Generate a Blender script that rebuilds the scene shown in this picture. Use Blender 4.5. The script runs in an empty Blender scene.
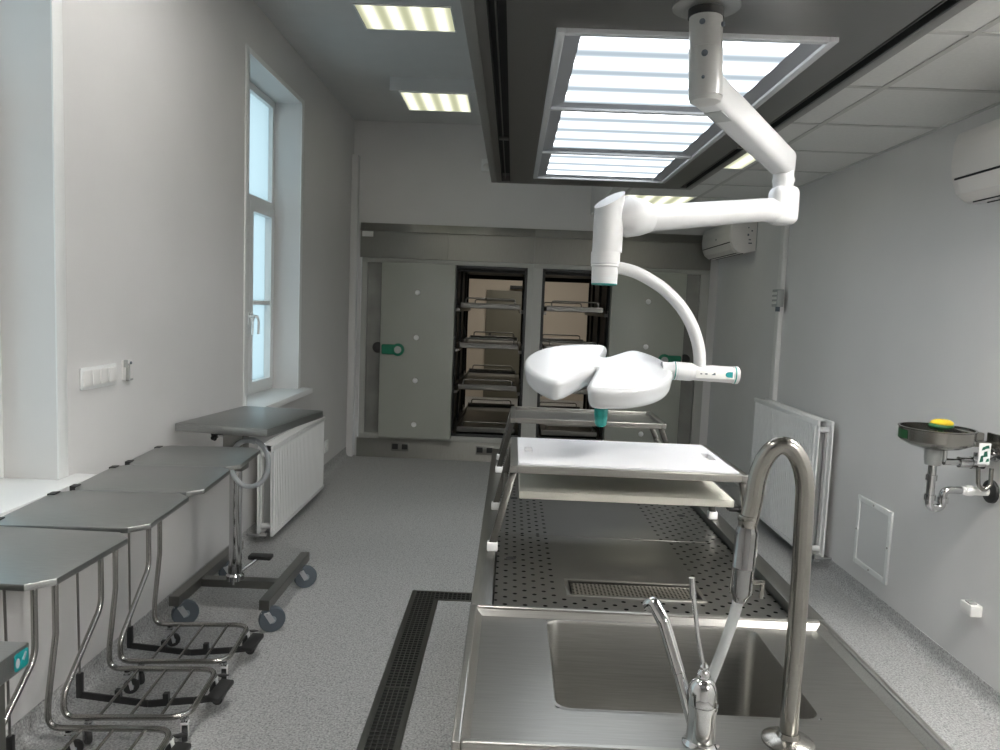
import bpy, bmesh, math, random
from mathutils import Vector, Matrix
R = math.radians
S = bpy.context.scene
COL = S.collection
random.seed(7)

# ------------------------------------------------------------------ materials
def new_mat(name):
    m = bpy.data.materials.new(name); m.use_nodes = True
    nt = m.node_tree
    return m, nt, nt.nodes['Principled BSDF']

def plain(name, col, rough=0.5, metal=0.0, spec=0.5, noise=0.0, nscale=8.0, bump=0.0, coat=0.0):
    m, nt, b = new_mat(name)
    b.inputs['Base Color'].default_value = (*col, 1)
    b.inputs['Roughness'].default_value = rough
    b.inputs['Metallic'].default_value = metal
    b.inputs['Specular IOR Level'].default_value = spec
    if coat: b.inputs['Coat Weight'].default_value = coat
    if noise or bump:
        tc = nt.nodes.new('ShaderNodeTexCoord'); n = nt.nodes.new('ShaderNodeTexNoise')
        n.inputs['Scale'].default_value = nscale; n.inputs['Detail'].default_value = 5
        nt.links.new(tc.outputs['Object'], n.inputs['Vector'])
        if noise:
            cr = nt.nodes.new('ShaderNodeValToRGB')
            cr.color_ramp.elements[0].position = 0.3; cr.color_ramp.elements[1].position = 0.7
            cr.color_ramp.elements[0].color = (*[c*(1-noise) for c in col], 1)
            cr.color_ramp.elements[1].color = (*[min(1, c*(1+noise)) for c in col], 1)
            nt.links.new(n.outputs['Fac'], cr.inputs['Fac']); nt.links.new(cr.outputs['Color'], b.inputs['Base Color'])
        if bump:
            bp = nt.nodes.new('ShaderNodeBump'); bp.inputs['Strength'].default_value = bump; bp.inputs['Distance'].default_value = 0.01
            nt.links.new(n.outputs['Fac'], bp.inputs['Height']); nt.links.new(bp.outputs['Normal'], b.inputs['Normal'])
    return m

def steel(name, col, rough=0.32, stretch=(1, 40, 40), var=0.10, metal=1.0):
    m, nt, b = new_mat(name)
    b.inputs['Metallic'].default_value = metal
    tc = nt.nodes.new('ShaderNodeTexCoord'); mp = nt.nodes.new('ShaderNodeMapping')
    mp.inputs['Scale'].default_value = stretch
    n = nt.nodes.new('ShaderNodeTexNoise'); n.inputs['Scale'].default_value = 6; n.inputs['Detail'].default_value = 4
    nt.links.new(tc.outputs['Object'], mp.inputs['Vector']); nt.links.new(mp.outputs['Vector'], n.inputs['Vector'])
    cr = nt.nodes.new('ShaderNodeValToRGB')
    cr.color_ramp.elements[0].position = 0.25; cr.color_ramp.elements[1].position = 0.75
    cr.color_ramp.elements[0].color = (*[c*(1-var) for c in col], 1); cr.color_ramp.elements[1].color = (*[c*(1+var) for c in col], 1)
    nt.links.new(n.outputs['Fac'], cr.inputs['Fac']); nt.links.new(cr.outputs['Color'], b.inputs['Base Color'])
    mr = nt.nodes.new('ShaderNodeMapRange'); mr.inputs['To Min'].default_value = rough*0.85; mr.inputs['To Max'].default_value = rough*1.2
    nt.links.new(n.outputs['Fac'], mr.inputs['Value']); nt.links.new(mr.outputs['Result'], b.inputs['Roughness'])
    return m

def emit_stripes(name, axis, count, lo, hi, width_lo, width_hi, sharp=2.0, phase=0.0):
    """a diffuser with lit tubes behind it: emission bands across local axis, count bands over [width_lo,width_hi]"""
    m = bpy.data.materials.new(name); m.use_nodes = True
    nt = m.node_tree; nt.nodes.clear()
    out = nt.nodes.new('ShaderNodeOutputMaterial'); e = nt.nodes.new('ShaderNodeEmission')
    tc = nt.nodes.new('ShaderNodeTexCoord'); sx = nt.nodes.new('ShaderNodeSeparateXYZ')
    nt.links.new(tc.outputs['Object'], sx.inputs['Vector'])
    def mt(op, a, bb):
        n = nt.nodes.new('ShaderNodeMath'); n.operation = op
        for i, v in enumerate((a, bb)):
            if v is None: continue
            if isinstance(v, (int, float)): n.inputs[i].default_value = v
            else: nt.links.new(v, n.inputs[i])
        return n.outputs[0]
    u = mt('SUBTRACT', sx.outputs['XYZ'.index(axis)], width_lo)
    u = mt('MULTIPLY', u, count/(width_hi-width_lo)*2*math.pi)
    c = mt('COSINE', mt('ADD', u, math.pi+phase), None)
    c = mt('MULTIPLY', mt('ADD', c, 1.0), 0.5)
    c = mt('POWER', c, sharp)
    mix = nt.nodes.new('ShaderNodeMixRGB')
    nt.links.new(c, mix.inputs['Fac'])
    mix.inputs['Color1'].default_value = (*lo, 1); mix.inputs['Color2'].default_value = (*hi, 1)
    nt.links.new(mix.outputs['Color'], e.inputs['Color']); e.inputs['Strength'].default_value = 1.0
    nt.links.new(e.outputs['Emission'], out.inputs['Surface'])
    return m

M = {}
M['wall'] = plain('wall_paint', (0.66, 0.65, 0.64), 0.55, noise=0.02, nscale=2.5, spec=0.35)
M['wall_right'] = plain('wall_paint_right', (0.69, 0.682, 0.672), 0.45, noise=0.02, nscale=2.5, spec=0.4)
M['ceil'] = plain('ceiling_paint', (0.55, 0.555, 0.55), 0.8, noise=0.02)
M['tile'] = plain('ceiling_tile', (0.68, 0.68, 0.66), 0.85, noise=0.03, nscale=60, bump=0.1)
M['tbar'] = plain('ceiling_grid', (0.50, 0.50, 0.48), 0.5)
M['white'] = plain('white_enamel', (0.80, 0.80, 0.79), 0.35)
M['pvc'] = plain('white_pvc', (0.80, 0.81, 0.80), 0.3)
M['plastic'] = plain('white_plastic', (0.76, 0.75, 0.73), 0.35)
M['acplastic'] = plain('ac_plastic', (0.72, 0.69, 0.66), 0.3)
M['lampwhite'] = plain('lamp_white', (0.57, 0.58, 0.59), 0.25, coat=0.2)
M['armwhite'] = plain('arm_white', (0.60, 0.60, 0.60), 0.3)
M['greyplastic'] = plain('grey_plastic', (0.36, 0.37, 0.36), 0.5)
M['black'] = plain('black_plastic', (0.02, 0.02, 0.02), 0.45)
M['rubber'] = plain('grey_rubber', (0.10, 0.12, 0.14), 0.6)
M['hub'] = plain('caster_grey', (0.30, 0.34, 0.37), 0.45)
M['teal'] = plain('teal_plastic', (0.0, 0.22, 0.19), 0.4)
M['green'] = plain('green_plastic', (0.005, 0.16, 0.085), 0.4)
M['yellow'] = plain('yellow_plastic', (0.75, 0.52, 0.02), 0.4)
M['darkgreen'] = plain('dark_green', (0.02, 0.10, 0.035), 0.4)
M['signgreen'] = plain('sign_green', (0.0, 0.09, 0.055), 0.5)
M['tealsticker'] = plain('teal_sticker', (0.0, 0.20, 0.21), 0.4)
M['dark'] = plain('dark_gap', (0.012, 0.012, 0.012), 0.6)
M['doorgrey'] = plain('fridge_panel', (0.33, 0.34, 0.30), 0.35, noise=0.02, nscale=3)
M['framegrey'] = plain('fridge_frame', (0.40, 0.40, 0.375), 0.4)
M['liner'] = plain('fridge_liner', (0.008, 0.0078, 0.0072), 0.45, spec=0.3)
M['beige'] = plain('beige_wall', (0.62, 0.56, 0.48), 0.7)
M['olive'] = plain('olive_door', (0.17, 0.165, 0.13), 0.5)
M['board'] = plain('white_board', (0.76, 0.76, 0.79), 0.35)
M['cream'] = plain('cream_board', (0.72, 0.70, 0.62), 0.4)
M['coil'] = plain('grey_hose', (0.42, 0.44, 0.46), 0.4)
M['steel'] = steel('brushed_steel', (0.40, 0.392, 0.368), 0.30, (2, 60, 60))
M['steel_y'] = steel('brushed_steel_lengthwise', (0.21, 0.207, 0.195), 0.33, (60, 2, 60))
M['steel_table'] = steel('brushed_table_steel', (0.31, 0.305, 0.288), 0.32, (2, 60, 60))
M['steel_top'] = steel('worn_steel_top', (0.36, 0.37, 0.36), 0.36, (3, 50, 50), 0.12)
M['steel_dark'] = steel('dark_steel', (0.24, 0.235, 0.22), 0.35, (60, 2, 60))
M['steel_fascia'] = steel('fascia_steel', (0.36, 0.355, 0.325), 0.5, (40, 2, 2), 0.08)
_nt = M['steel_fascia'].node_tree; _b = _nt.nodes['Principled BSDF']
_b.inputs['Anisotropic'].default_value = 0.9; _b.inputs['Anisotropic Rotation'].default_value = 0.25
_tg = _nt.nodes.new('ShaderNodeTangent'); _tg.direction_type = 'RADIAL'; _tg.axis = 'Z'; _nt.links.new(_tg.outputs['Tangent'], _b.inputs['Tangent'])
M['leg_steel'] = steel('leg_steel', (0.12, 0.117, 0.108), 0.35, (4, 4, 60))
M['steel_tray'] = steel('tray_steel', (0.20, 0.195, 0.18), 0.38, (60, 2, 60))
M['tube'] = steel('tube_steel', (0.42, 0.41, 0.39), 0.22, (1, 1, 1), 0.05)
M['hood'] = steel('hood_steel', (0.26, 0.255, 0.245), 0.34, (2, 40, 40), 0.06)
M['hoodlip'] = steel('hood_lip', (0.34, 0.34, 0.325), 0.45, (40, 2, 40), 0.05)
M['chrome'] = plain('chrome', (0.58, 0.58, 0.58), 0.06, 1.0)
M['faucet'] = plain('satin_steel', (0.31, 0.30, 0.275), 0.22, 1.0)
M['lampframe'] = plain('lamp_frame', (0.52, 0.53, 0.54), 0.4, 0.2)
M['lampbevel'] = plain('lamp_bevel', (0.33, 0.34, 0.36), 0.4, 0.4)
M['recess'] = plain('recess_panel', (0.27, 0.27, 0.25), 0.25, 0.4, noise=0.15, nscale=5)
M['cabdark'] = plain('dark_panel', (0.045, 0.045, 0.04), 0.45)
M['post_shaded'] = plain('post_white_shaded', (0.40, 0.40, 0.385), 0.3)  # arm white made darker; the dim light on the post is in its colour
M['zinc'] = plain('zinc_plate', (0.5, 0.51, 0.52), 0.4, 0.4)
M['chrome_dimmed'] = plain('chrome_dark_reflection', (0.26, 0.26, 0.26), 0.08, 1.0)  # chrome with the dark surroundings it would reflect put into its colour
M['backplate'] = plain('panel_fill', (0.66, 0.665, 0.66), 0.5)

def floor_mat():
    m, nt, b = new_mat('speckled_vinyl')
    tc = nt.nodes.new('ShaderNodeTexCoord')
    n = nt.nodes.new('ShaderNodeTexNoise'); n.inputs['Scale'].default_value = 120; n.inputs['Detail'].default_value = 3; n.inputs['Roughness'].default_value = 0.7
    v = nt.nodes.new('ShaderNodeTexVoronoi'); v.inputs['Scale'].default_value = 170
    nt.links.new(tc.outputs['Object'], n.inputs['Vector']); nt.links.new(tc.outputs['Object'], v.inputs['Vector'])
    cr = nt.nodes.new('ShaderNodeValToRGB'); e = cr.color_ramp.elements
    e[0].position = 0.32; e[0].color = (0.26, 0.26, 0.256, 1); e[1].position = 0.66; e[1].color = (0.62, 0.62, 0.61, 1)
    x = e.new(0.5); x.color = (0.45, 0.45, 0.445, 1)
    nt.links.new(n.outputs['Fac'], cr.inputs['Fac'])
    sp = nt.nodes.new('ShaderNodeSeparateColor'); nt.links.new(v.outputs['Color'], sp.inputs['Color'])
    cr2 = nt.nodes.new('ShaderNodeValToRGB'); cr2.color_ramp.elements[0].position = 0.0; cr2.color_ramp.elements[0].color = (0.62, 0.62, 0.62, 1)
    cr2.color_ramp.elements[1].position = 0.3; cr2.color_ramp.elements[1].color = (1, 1, 1, 1)
    nt.links.new(sp.outputs['Red'], cr2.inputs['Fac'])
    mx = nt.nodes.new('ShaderNodeMixRGB'); mx.blend_type = 'MULTIPLY'; mx.inputs['Fac'].default_value = 1
    nt.links.new(cr.outputs['Color'], mx.inputs['Color1']); nt.links.new(cr2.outputs['Color'], mx.inputs['Color2'])
    nt.links.new(mx.outputs['Color'], b.inputs['Base Color'])
    b.inputs['Roughness'].default_value = 0.5; b.inputs['Specular IOR Level'].default_value = 0.4
    return m
M['floor'] = floor_mat()

def perforated(name, base, hole_r, pitch_x, pitch_y, zones, stagger=True, rough=0.33):
    """steel sheet with dark drain holes; zones = list of (x0,x1,y0,y1) in local coordinates where holes are punched"""
    m, nt, b = new_mat(name)
    b.inputs['Metallic'].default_value = 1.0; b.inputs['Roughness'].default_value = rough
    tc = nt.nodes.new('ShaderNodeTexCoord'); sx = nt.nodes.new('ShaderNodeSeparateXYZ')
    nt.links.new(tc.outputs['Object'], sx.inputs['Vector'])
    def mt(op, a, bb=None):
        n = nt.nodes.new('ShaderNodeMath'); n.operation = op
        for i, v in enumerate((a, bb)):
            if v is None: continue
            if isinstance(v, (int, float)): n.inputs[i].default_value = v
            else: nt.links.new(v, n.inputs[i])
        return n.outputs[0]
    X, Y = sx.outputs[0], sx.outputs[1]
    xs = mt('DIVIDE', X, pitch_x); row = mt('FLOOR', xs)
    odd = mt('MULTIPLY', mt('MODULO', mt('ABSOLUTE', row), 2.0), 0.5 if stagger else 0.0)
    ys = mt('ADD', mt('DIVIDE', Y, pitch_y), odd)
    dx = mt('MULTIPLY', mt('SUBTRACT', mt('FRACT', xs), 0.5), pitch_x)
    dy = mt('MULTIPLY', mt('SUBTRACT', mt('FRACT', ys), 0.5), pitch_y)
    d = mt('SQRT', mt('ADD', mt('MULTIPLY', dx, dx), mt('MULTIPLY', dy, dy)))
    hole = mt('LESS_THAN', d, hole_r)
    tot = None
    for (x0, x1, y0, y1) in zones:
        z = mt('MULTIPLY', mt('MULTIPLY', mt('GREATER_THAN', X, x0), mt('LESS_THAN', X, x1)), mt('MULTIPLY', mt('GREATER_THAN', Y, y0), mt('LESS_THAN', Y, y1)))
        tot = z if tot is None else mt('MAXIMUM', tot, z)
    hole = mt('MULTIPLY', hole, tot)
    mp = nt.nodes.new('ShaderNodeMapping'); mp.inputs['Scale'].default_value = (2, 60, 60)
    n = nt.nodes.new('ShaderNodeTexNoise'); n.inputs['Scale'].default_value = 6
    nt.links.new(tc.outputs['Object'], mp.inputs['Vector']); nt.links.new(mp.outputs['Vector'], n.inputs['Vector'])
    cr = nt.nodes.new('ShaderNodeValToRGB'); cr.color_ramp.elements[0].color = (*[c*0.9 for c in base], 1); cr.color_ramp.elements[1].color = (*[c*1.1 for c in base], 1)
    nt.links.new(n.outputs['Fac'], cr.inputs['Fac'])
    mx = nt.nodes.new('ShaderNodeMixRGB'); nt.links.new(hole, mx.inputs['Fac'])
    nt.links.new(cr.outputs['Color'], mx.inputs['Color1']); mx.inputs['Color2'].default_value = (0.006, 0.006, 0.006, 1)
    nt.links.new(mx.outputs['Color'], b.inputs['Base Color'])
    nt.links.new(mt('SUBTRACT', 1.0, hole), b.inputs['Metallic'])
    nt.links.new(mt('MULTIPLY', mt('SUBTRACT', 1.0, hole), 0.5), b.inputs['Specular IOR Level'])
    return m

def frosted():
    m = bpy.data.materials.new('frosted_glass'); m.use_nodes = True
    nt = m.node_tree; nt.nodes.clear()
    out = nt.nodes.new('ShaderNodeOutputMaterial')
    t = nt.nodes.new('ShaderNodeBsdfTranslucent'); t.inputs['Color'].default_value = (0.80, 0.90, 0.92, 1)
    g = nt.nodes.new('ShaderNodeBsdfGlossy'); g.inputs['Roughness'].default_value = 0.15
    n = nt.nodes.new('ShaderNodeTexNoise'); n.inputs['Scale'].default_value = 90
    cr = nt.nodes.new('ShaderNodeValToRGB'); cr.color_ramp.elements[0].color = (0.72, 0.84, 0.87, 1); cr.color_ramp.elements[1].color = (0.84, 0.93, 0.95, 1)
    nt.links.new(n.outputs['Fac'], cr.inputs['Fac']); nt.links.new(cr.outputs['Color'], t.inputs['Color'])
    mx = nt.nodes.new('ShaderNodeMixShader'); mx.inputs['Fac'].default_value = 0.05
    nt.links.new(t.outputs[0], mx.inputs[1]); nt.links.new(g.outputs[0], mx.inputs[2])
    nt.links.new(mx.outputs[0], out.inputs['Surface'])
    return m
M['frosted'] = frosted()

def clear_hose():
    m, nt, b = new_mat('clear_hose')
    b.inputs['Base Color'].default_value = (0.78, 0.80, 0.80, 1); b.inputs['Roughness'].default_value = 0.2
    b.inputs['Transmission Weight'].default_value = 0.55; b.inputs['IOR'].default_value = 1.2
    return m
M['hose'] = clear_hose()

# ------------------------------------------------------------------ mesh builder
class MB:
    def __init__(s): s.bm = bmesh.new()
    def box(s, x0, x1, y0, y1, z0, z1, bev=0.0, seg=2, mat=None):
        t = bmesh.new()
        bmesh.ops.create_cube(t, size=1)
        bmesh.ops.scale(t, vec=(abs(x1-x0), abs(y1-y0), abs(z1-z0)), verts=t.verts)
        if bev: bmesh.ops.bevel(t, geom=t.edges[:], offset=bev, segments=seg, affect='EDGES', profile=0.5)
        bmesh.ops.translate(t, vec=((x0+x1)/2, (y0+y1)/2, (z0+z1)/2), verts=t.verts)
        return s._merge(t, mat)
    def _merge(s, t, mat=None):
        if mat is not None: bmesh.ops.transform(t, matrix=mat, verts=t.verts)
        me = bpy.data.meshes.new('t'); t.to_mesh(me); t.free(); s.bm.from_mesh(me); bpy.data.meshes.remove(me)
        return s
    def obox(s, p0, p1, w, h, bev=0.0, up=(0, 0, 1), seg=2):
        p0, p1 = Vector(p0), Vector(p1); d = p1-p0; L = d.length; d.normalize()
        side = Vector(up).cross(d)
        if side.length < 1e-5: side = Vector((1, 0, 0))
        side.normalize(); u = d.cross(side)
        m = Matrix((( *[side.x, d.x, u.x, (p0.x+p1.x)/2],), (side.y, d.y, u.y, (p0.y+p1.y)/2), (side.z, d.z, u.z, (p0.z+p1.z)/2), (0, 0, 0, 1)))
        return s.box(-w/2, w/2, -L/2, L/2, -h/2, h/2, bev, seg, m)
    def cyl(s, p0, p1, r, r2=None, n=24, cap=True):
        r2 = r if r2 is None else r2
        return s.tube([p0, p1], r, n, cap, radii=[r, r2])
    def tube(s, pts, r, n=12, cap=True, radii=None, closed=False, flat=1.0):
        pts = [Vector(p) for p in pts]; N = len(pts)
        bm = s.bm; rings = []
        def tang(i):
            if closed: return (pts[(i+1) % N]-pts[(i-1) % N]).normalized()
            if i == 0: return (pts[1]-pts[0]).normalized()
            if i == N-1: return (pts[-1]-pts[-2]).normalized()
            a = (pts[i]-pts[i-1]).normalized(); b = (pts[i+1]-pts[i]).normalized()
            return (a+b).normalized() if (a+b).length > 1e-6 else a
        t0 = tang(0); ref = Vector((0, 0, 1)) if abs(t0.z) < 0.9 else Vector((1, 0, 0))
        nrm = t0.cross(ref).normalized()
        for i in range(N):
            t = tang(i)
            nrm = (nrm - t*nrm.dot(t))
            nrm = nrm.normalized() if nrm.length > 1e-6 else t.orthogonal().normalized()
            bn = t.cross(nrm); rr = radii[i] if radii else r
            k = 1.0
            if 0 < i < N-1 and not closed:
                a = (pts[i]-pts[i-1]).normalized()
                k = 1.0/max(0.5, a.dot(t))
            rings.append([bm.verts.new(pts[i] + (nrm*math.cos(2*math.pi*j/n) + bn*math.sin(2*math.pi*j/n)*flat)*rr) for j in range(n)])
        rng = N if closed else N-1
        for i in range(rng):
            a, b = rings[i], rings[(i+1) % N]
            for j in range(n):
                bm.faces.new((a[j], a[(j+1) % n], b[(j+1) % n], b[j]))
        if cap and not closed:
            bm.faces.new(list(reversed(rings[0]))); bm.faces.new(rings[-1])
        return s
    def lathe(s, prof, origin=(0, 0, 0), n=40, axis=(0, 0, 1), cap=True):
        o = Vector(origin); ax = Vector(axis).normalized()
        q = Vector((0, 0, 1)).rotation_difference(ax).to_matrix()
        bm = s.bm; rings = []
        for (r, z) in prof:
            if r < 1e-6: rings.append([bm.verts.new(o + q @ Vector((0, 0, z)))])
            else: rings.append([bm.verts.new(o + q @ Vector((r*math.cos(2*math.pi*j/n), r*math.sin(2*math.pi*j/n), z))) for j in range(n)])
        for a, b in zip(rings[:-1], rings[1:]):
            for j in range(n):
                k = (j+1) % n
                if len(a) == 1 and len(b) == 1: continue
                if len(a) == 1: bm.faces.new((a[0], b[k], b[j]))
                elif len(b) == 1: bm.faces.new((a[j], a[k], b[0]))
                else: bm.faces.new((a[j], a[k], b[k], b[j]))
        if cap:
            if len(rings[0]) > 1: bm.faces.new(list(reversed(rings[0])))
            if len(rings[-1]) > 1: bm.faces.new(rings[-1])
        return s
    def prism(s, poly, z0, z1, plane='XY', bev=0.0, seg=3, bev_all=True):
        t = bmesh.new()
        vs = [t.verts.new((p[0], p[1], 0)) for p in poly]
        f = t.faces.new(vs)
        r = bmesh.ops.extrude_face_region(t, geom=[f])
        bmesh.ops.translate(t, vec=(0, 0, z1-z0), verts=[v for v in r['geom'] if isinstance(v, bmesh.types.BMVert)])
        bmesh.ops.translate(t, vec=(0, 0, z0), verts=t.verts)
        bmesh.ops.recalc_face_normals(t, faces=t.faces)
        if bev:
            ed = t.edges[:] if bev_all else [e for e in t.edges if abs(e.verts[0].co.z-e.verts[1].co.z) < 1e-6]
            bmesh.ops.bevel(t, geom=ed, offset=bev, segments=seg, affect='EDGES', profile=0.5, clamp_overlap=True)
        m = {'XY': Matrix.Identity(4),
             'XZ': Matrix(((1, 0, 0, 0), (0, 0, 1, 0), (0, 1, 0, 0), (0, 0, 0, 1))),      # (a,b,c)->(x=a,z=b,y=c)
             'YZ': Matrix(((0, 0, 1, 0), (1, 0, 0, 0), (0, 1, 0, 0), (0, 0, 0, 1)))}[plane]  # (a,b,c)->(y=a,z=b,x=c)
        return s._merge(t, m)
    def quad(s, a, b, c, d):
        s.bm.faces.new([s.bm.verts.new(p) for p in (a, b, c, d)]); return s
    def sphere(s, c, r, scale=(1, 1, 1), n=24):
        t = bmesh.new(); bmesh.ops.create_uvsphere(t, u_segments=n, v_segments=n//2, radius=r)
        bmesh.ops.scale(t, vec=scale, verts=t.verts); bmesh.ops.translate(t, vec=c, verts=t.verts)
        return s._merge(t)
    def xform(s, m): bmesh.ops.transform(s.bm, matrix=m, verts=s.bm.verts); return s

def wloc(o):
    v = Vector((0, 0, 0))
    while o is not None: v += o.location; o = o.parent
    return v

def obj(name, mb, mat, parent=None, smooth=40, local=False):
    """link one mesh object; coordinates are world unless local. Top-level objects get their origin at their base"""
    bm = mb.bm
    bmesh.ops.recalc_face_normals(bm, faces=bm.faces)
    o = None
    if parent is not None:
        off = Vector((0, 0, 0)) if local else wloc(parent)
    else:
        cs = [v.co for v in bm.verts]
        off = Vector(((min(c.x for c in cs)+max(c.x for c in cs))/2, (min(c.y for c in cs)+max(c.y for c in cs))/2, min(c.z for c in cs)))
    if off.length > 0: bmesh.ops.translate(bm, vec=-off, verts=bm.verts)
    me = bpy.data.meshes.new(name); bm.to_mesh(me); bm.free()
    mats = mat if isinstance(mat, (list, tuple)) else [mat]
    for x in mats: me.materials.append(M[x] if isinstance(x, str) else x)
    if smooth:
        for p in me.polygons: p.use_smooth = True
        me.set_sharp_from_angle(angle=R(smooth))
    o = bpy.data.objects.new(name, me); COL.objects.link(o)
    if parent is None: o.location = off
    else: o.parent = parent
    return o

def tag(o, label=None, cat=None, group=None, kind=None):
    if label: o['label'] = label
    if cat: o['category'] = cat
    if group: o['group'] = group
    if kind: o['kind'] = kind
    return o

def thing(name, loc, label, cat, group=None, kind=None):
    o = bpy.data.objects.new(name, None); COL.objects.link(o); o.location = loc; o.empty_display_size = 0.05
    return tag(o, label, cat, group, kind)

def kids(o): return [c for c in bpy.data.objects if c.parent == o]
def copy_tree(o, parent=None):
    c = o.copy(); COL.objects.link(c)
    if parent is not None: c.parent = parent
    for ch in kids(o): copy_tree(ch, c)
    return c

def fillet(pts, r, n=6):
    pts = [Vector(p) for p in pts]; out = [pts[0]]
    for i in range(1, len(pts)-1):
        p = pts[i]; a = (pts[i-1]-p); b = (pts[i+1]-p)
        rr = r[i] if isinstance(r, (list, tuple)) else r
        ang = a.angle(b)
        d = min(rr/math.tan(ang/2), a.length*0.49, b.length*0.49)
        pa, pb = p+a.normalized()*d, p+b.normalized()*d
        for k in range(n+1):
            t = k/n
            out.append((1-t)**2*pa + 2*t*(1-t)*p + t*t*pb)
    out.append(pts[-1]); return out

def struct(name, mb, mat, label=None, cat=None, smooth=0, parent=None):
    o = obj(name, mb, mat, parent, smooth)
    if parent is None: tag(o, label, cat, kind='structure')
    return o

# ------------------------------------------------------------------ the room
XL, XR, YN, YB = -1.65, 2.05, -2.2, 7.60
ZC, ZT, XB = 3.38, 2.54, 0.74          # plaster ceiling, suspended ceiling, bulkhead
W1 = (1.50, 2.67); W2 = (4.62, 5.74)   # window openings along the left wall
ZS, ZH = 0.88, 3.05                    # sill and head
HX0, HX1, HY0, HY1, HZ = -0.175, 1.135, 0.5, 5.0, 2.40   # the hood over the table

struct('floor', MB().box(XL-0.4, XR+0.1, YN-0.1, YB, -0.1, 0), 'floor', 'grey speckled vinyl floor of the room', 'floor')
w = MB(); x0, x1 = XL-0.40, XL
w.box(x0, x1, YN, W1[0], 0, ZC); w.box(x0, x1, W1[1], W2[0], 0, ZC); w.box(x0, x1, W2[1], YB+0.1, 0, ZC)
for a, b in (W1, W2):
    w.box(x0, x1, a, b, 0, ZS-0.03); w.box(x0, x1, a, b, ZH, ZC)
struct('wall_left', w, 'wall', 'pale grey left wall with two window openings', 'wall')
struct('wall_right', MB().box(XR, XR+0.1, YN, YB+0.1, 0, ZC), 'wall_right', 'pale grey right wall with eyewash and radiator', 'wall')
w = MB(); w.box(XL, XR, YB, YB+0.1, 2.376, ZC); w.box(XL, -1.552, YB, YB+0.1, 0, 2.376); w.box(1.955, XR, YB, YB+0.1, 0, 2.376)
struct('wall_back', w, 'wall', 'grey back wall above the steel fridge front', 'wall')
struct('wall_front', MB().box(XL-0.4, XR+0.1, YN-0.1, YN, 0, ZC), 'wall', 'grey wall behind the viewpoint', 'wall')
struct('ceiling', MB().box(XL-0.4, XR+0.1, YN-0.1, YB+0.1, ZC, ZC+0.1), 'ceil', 'high plaster ceiling on the window side', 'ceiling')
c = MB()
c.box(HX1+0.003, XR, YN, HY1+0.003, ZT, ZT+0.02); c.box(XB, XR, HY1+0.003, YB, ZT, ZT+0.02)
ct = struct('ceiling_suspended', c, 'tile', 'lower suspended ceiling of square tiles on the right', 'ceiling')
g = MB()
ys = [3.155+0.605*k for k in range(-9, 8)]
for y in ys:
    if YN < y < YB: g.box(HX1+0.004 if y < HY1+0.02 else XB+0.01, XR-0.001, y-0.012, y+0.012, ZT-0.004, ZT)
g.box(1.46, 1.484, YN, YB-0.01, ZT-0.0045, ZT); g.box(0.86, 0.884, HY1+0.01, YB-0.01, ZT-0.0045, ZT)
g.box(XR-0.02, XR-0.0005, YN, YB-0.01, ZT-0.005, ZT)
struct('trim_1', g, 'tbar', 'metal grid of the suspended ceiling', 'ceiling grid')
b = MB(); b.box(XB, XB+0.02, HY1+0.003, YB, ZT+0.02, ZC); b.box(XB, XB+0.02, YN, HY1+0.003, 2.72, ZC)
struct('trim_2', b, 'wall', 'vertical bulkhead between the high and the suspended ceiling', 'bulkhead')
struct('trim_3', MB().box(XL, -1.585, 7.50, YB, 0, 3.03, 0.006), 'wall', 'boxed pipe chase in the far left corner', 'pipe chase', 30)
def cove(x, sgn, y0, y1):
    p = [(x, 0.0)] + [(x+sgn*(0.05-0.047*math.sin(t*math.pi/2/6)), 0.001+0.05*(1-math.cos(t*math.pi/2/6))) for t in range(7)] + [(x+sgn*0.003, 0.10), (x, 0.10)]
    return MB().prism(p, y0, y1, 'XZ')
struct('baseboard_left', cove(XL, 1, YN, 7.5), 'floor', 'coved grey skirting along the left wall', 'skirting', 40)
struct('baseboard_right', cove(XR, -1, YN, YB-0.1), 'floor', 'coved grey skirting along the right wall', 'skirting', 40)

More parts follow.
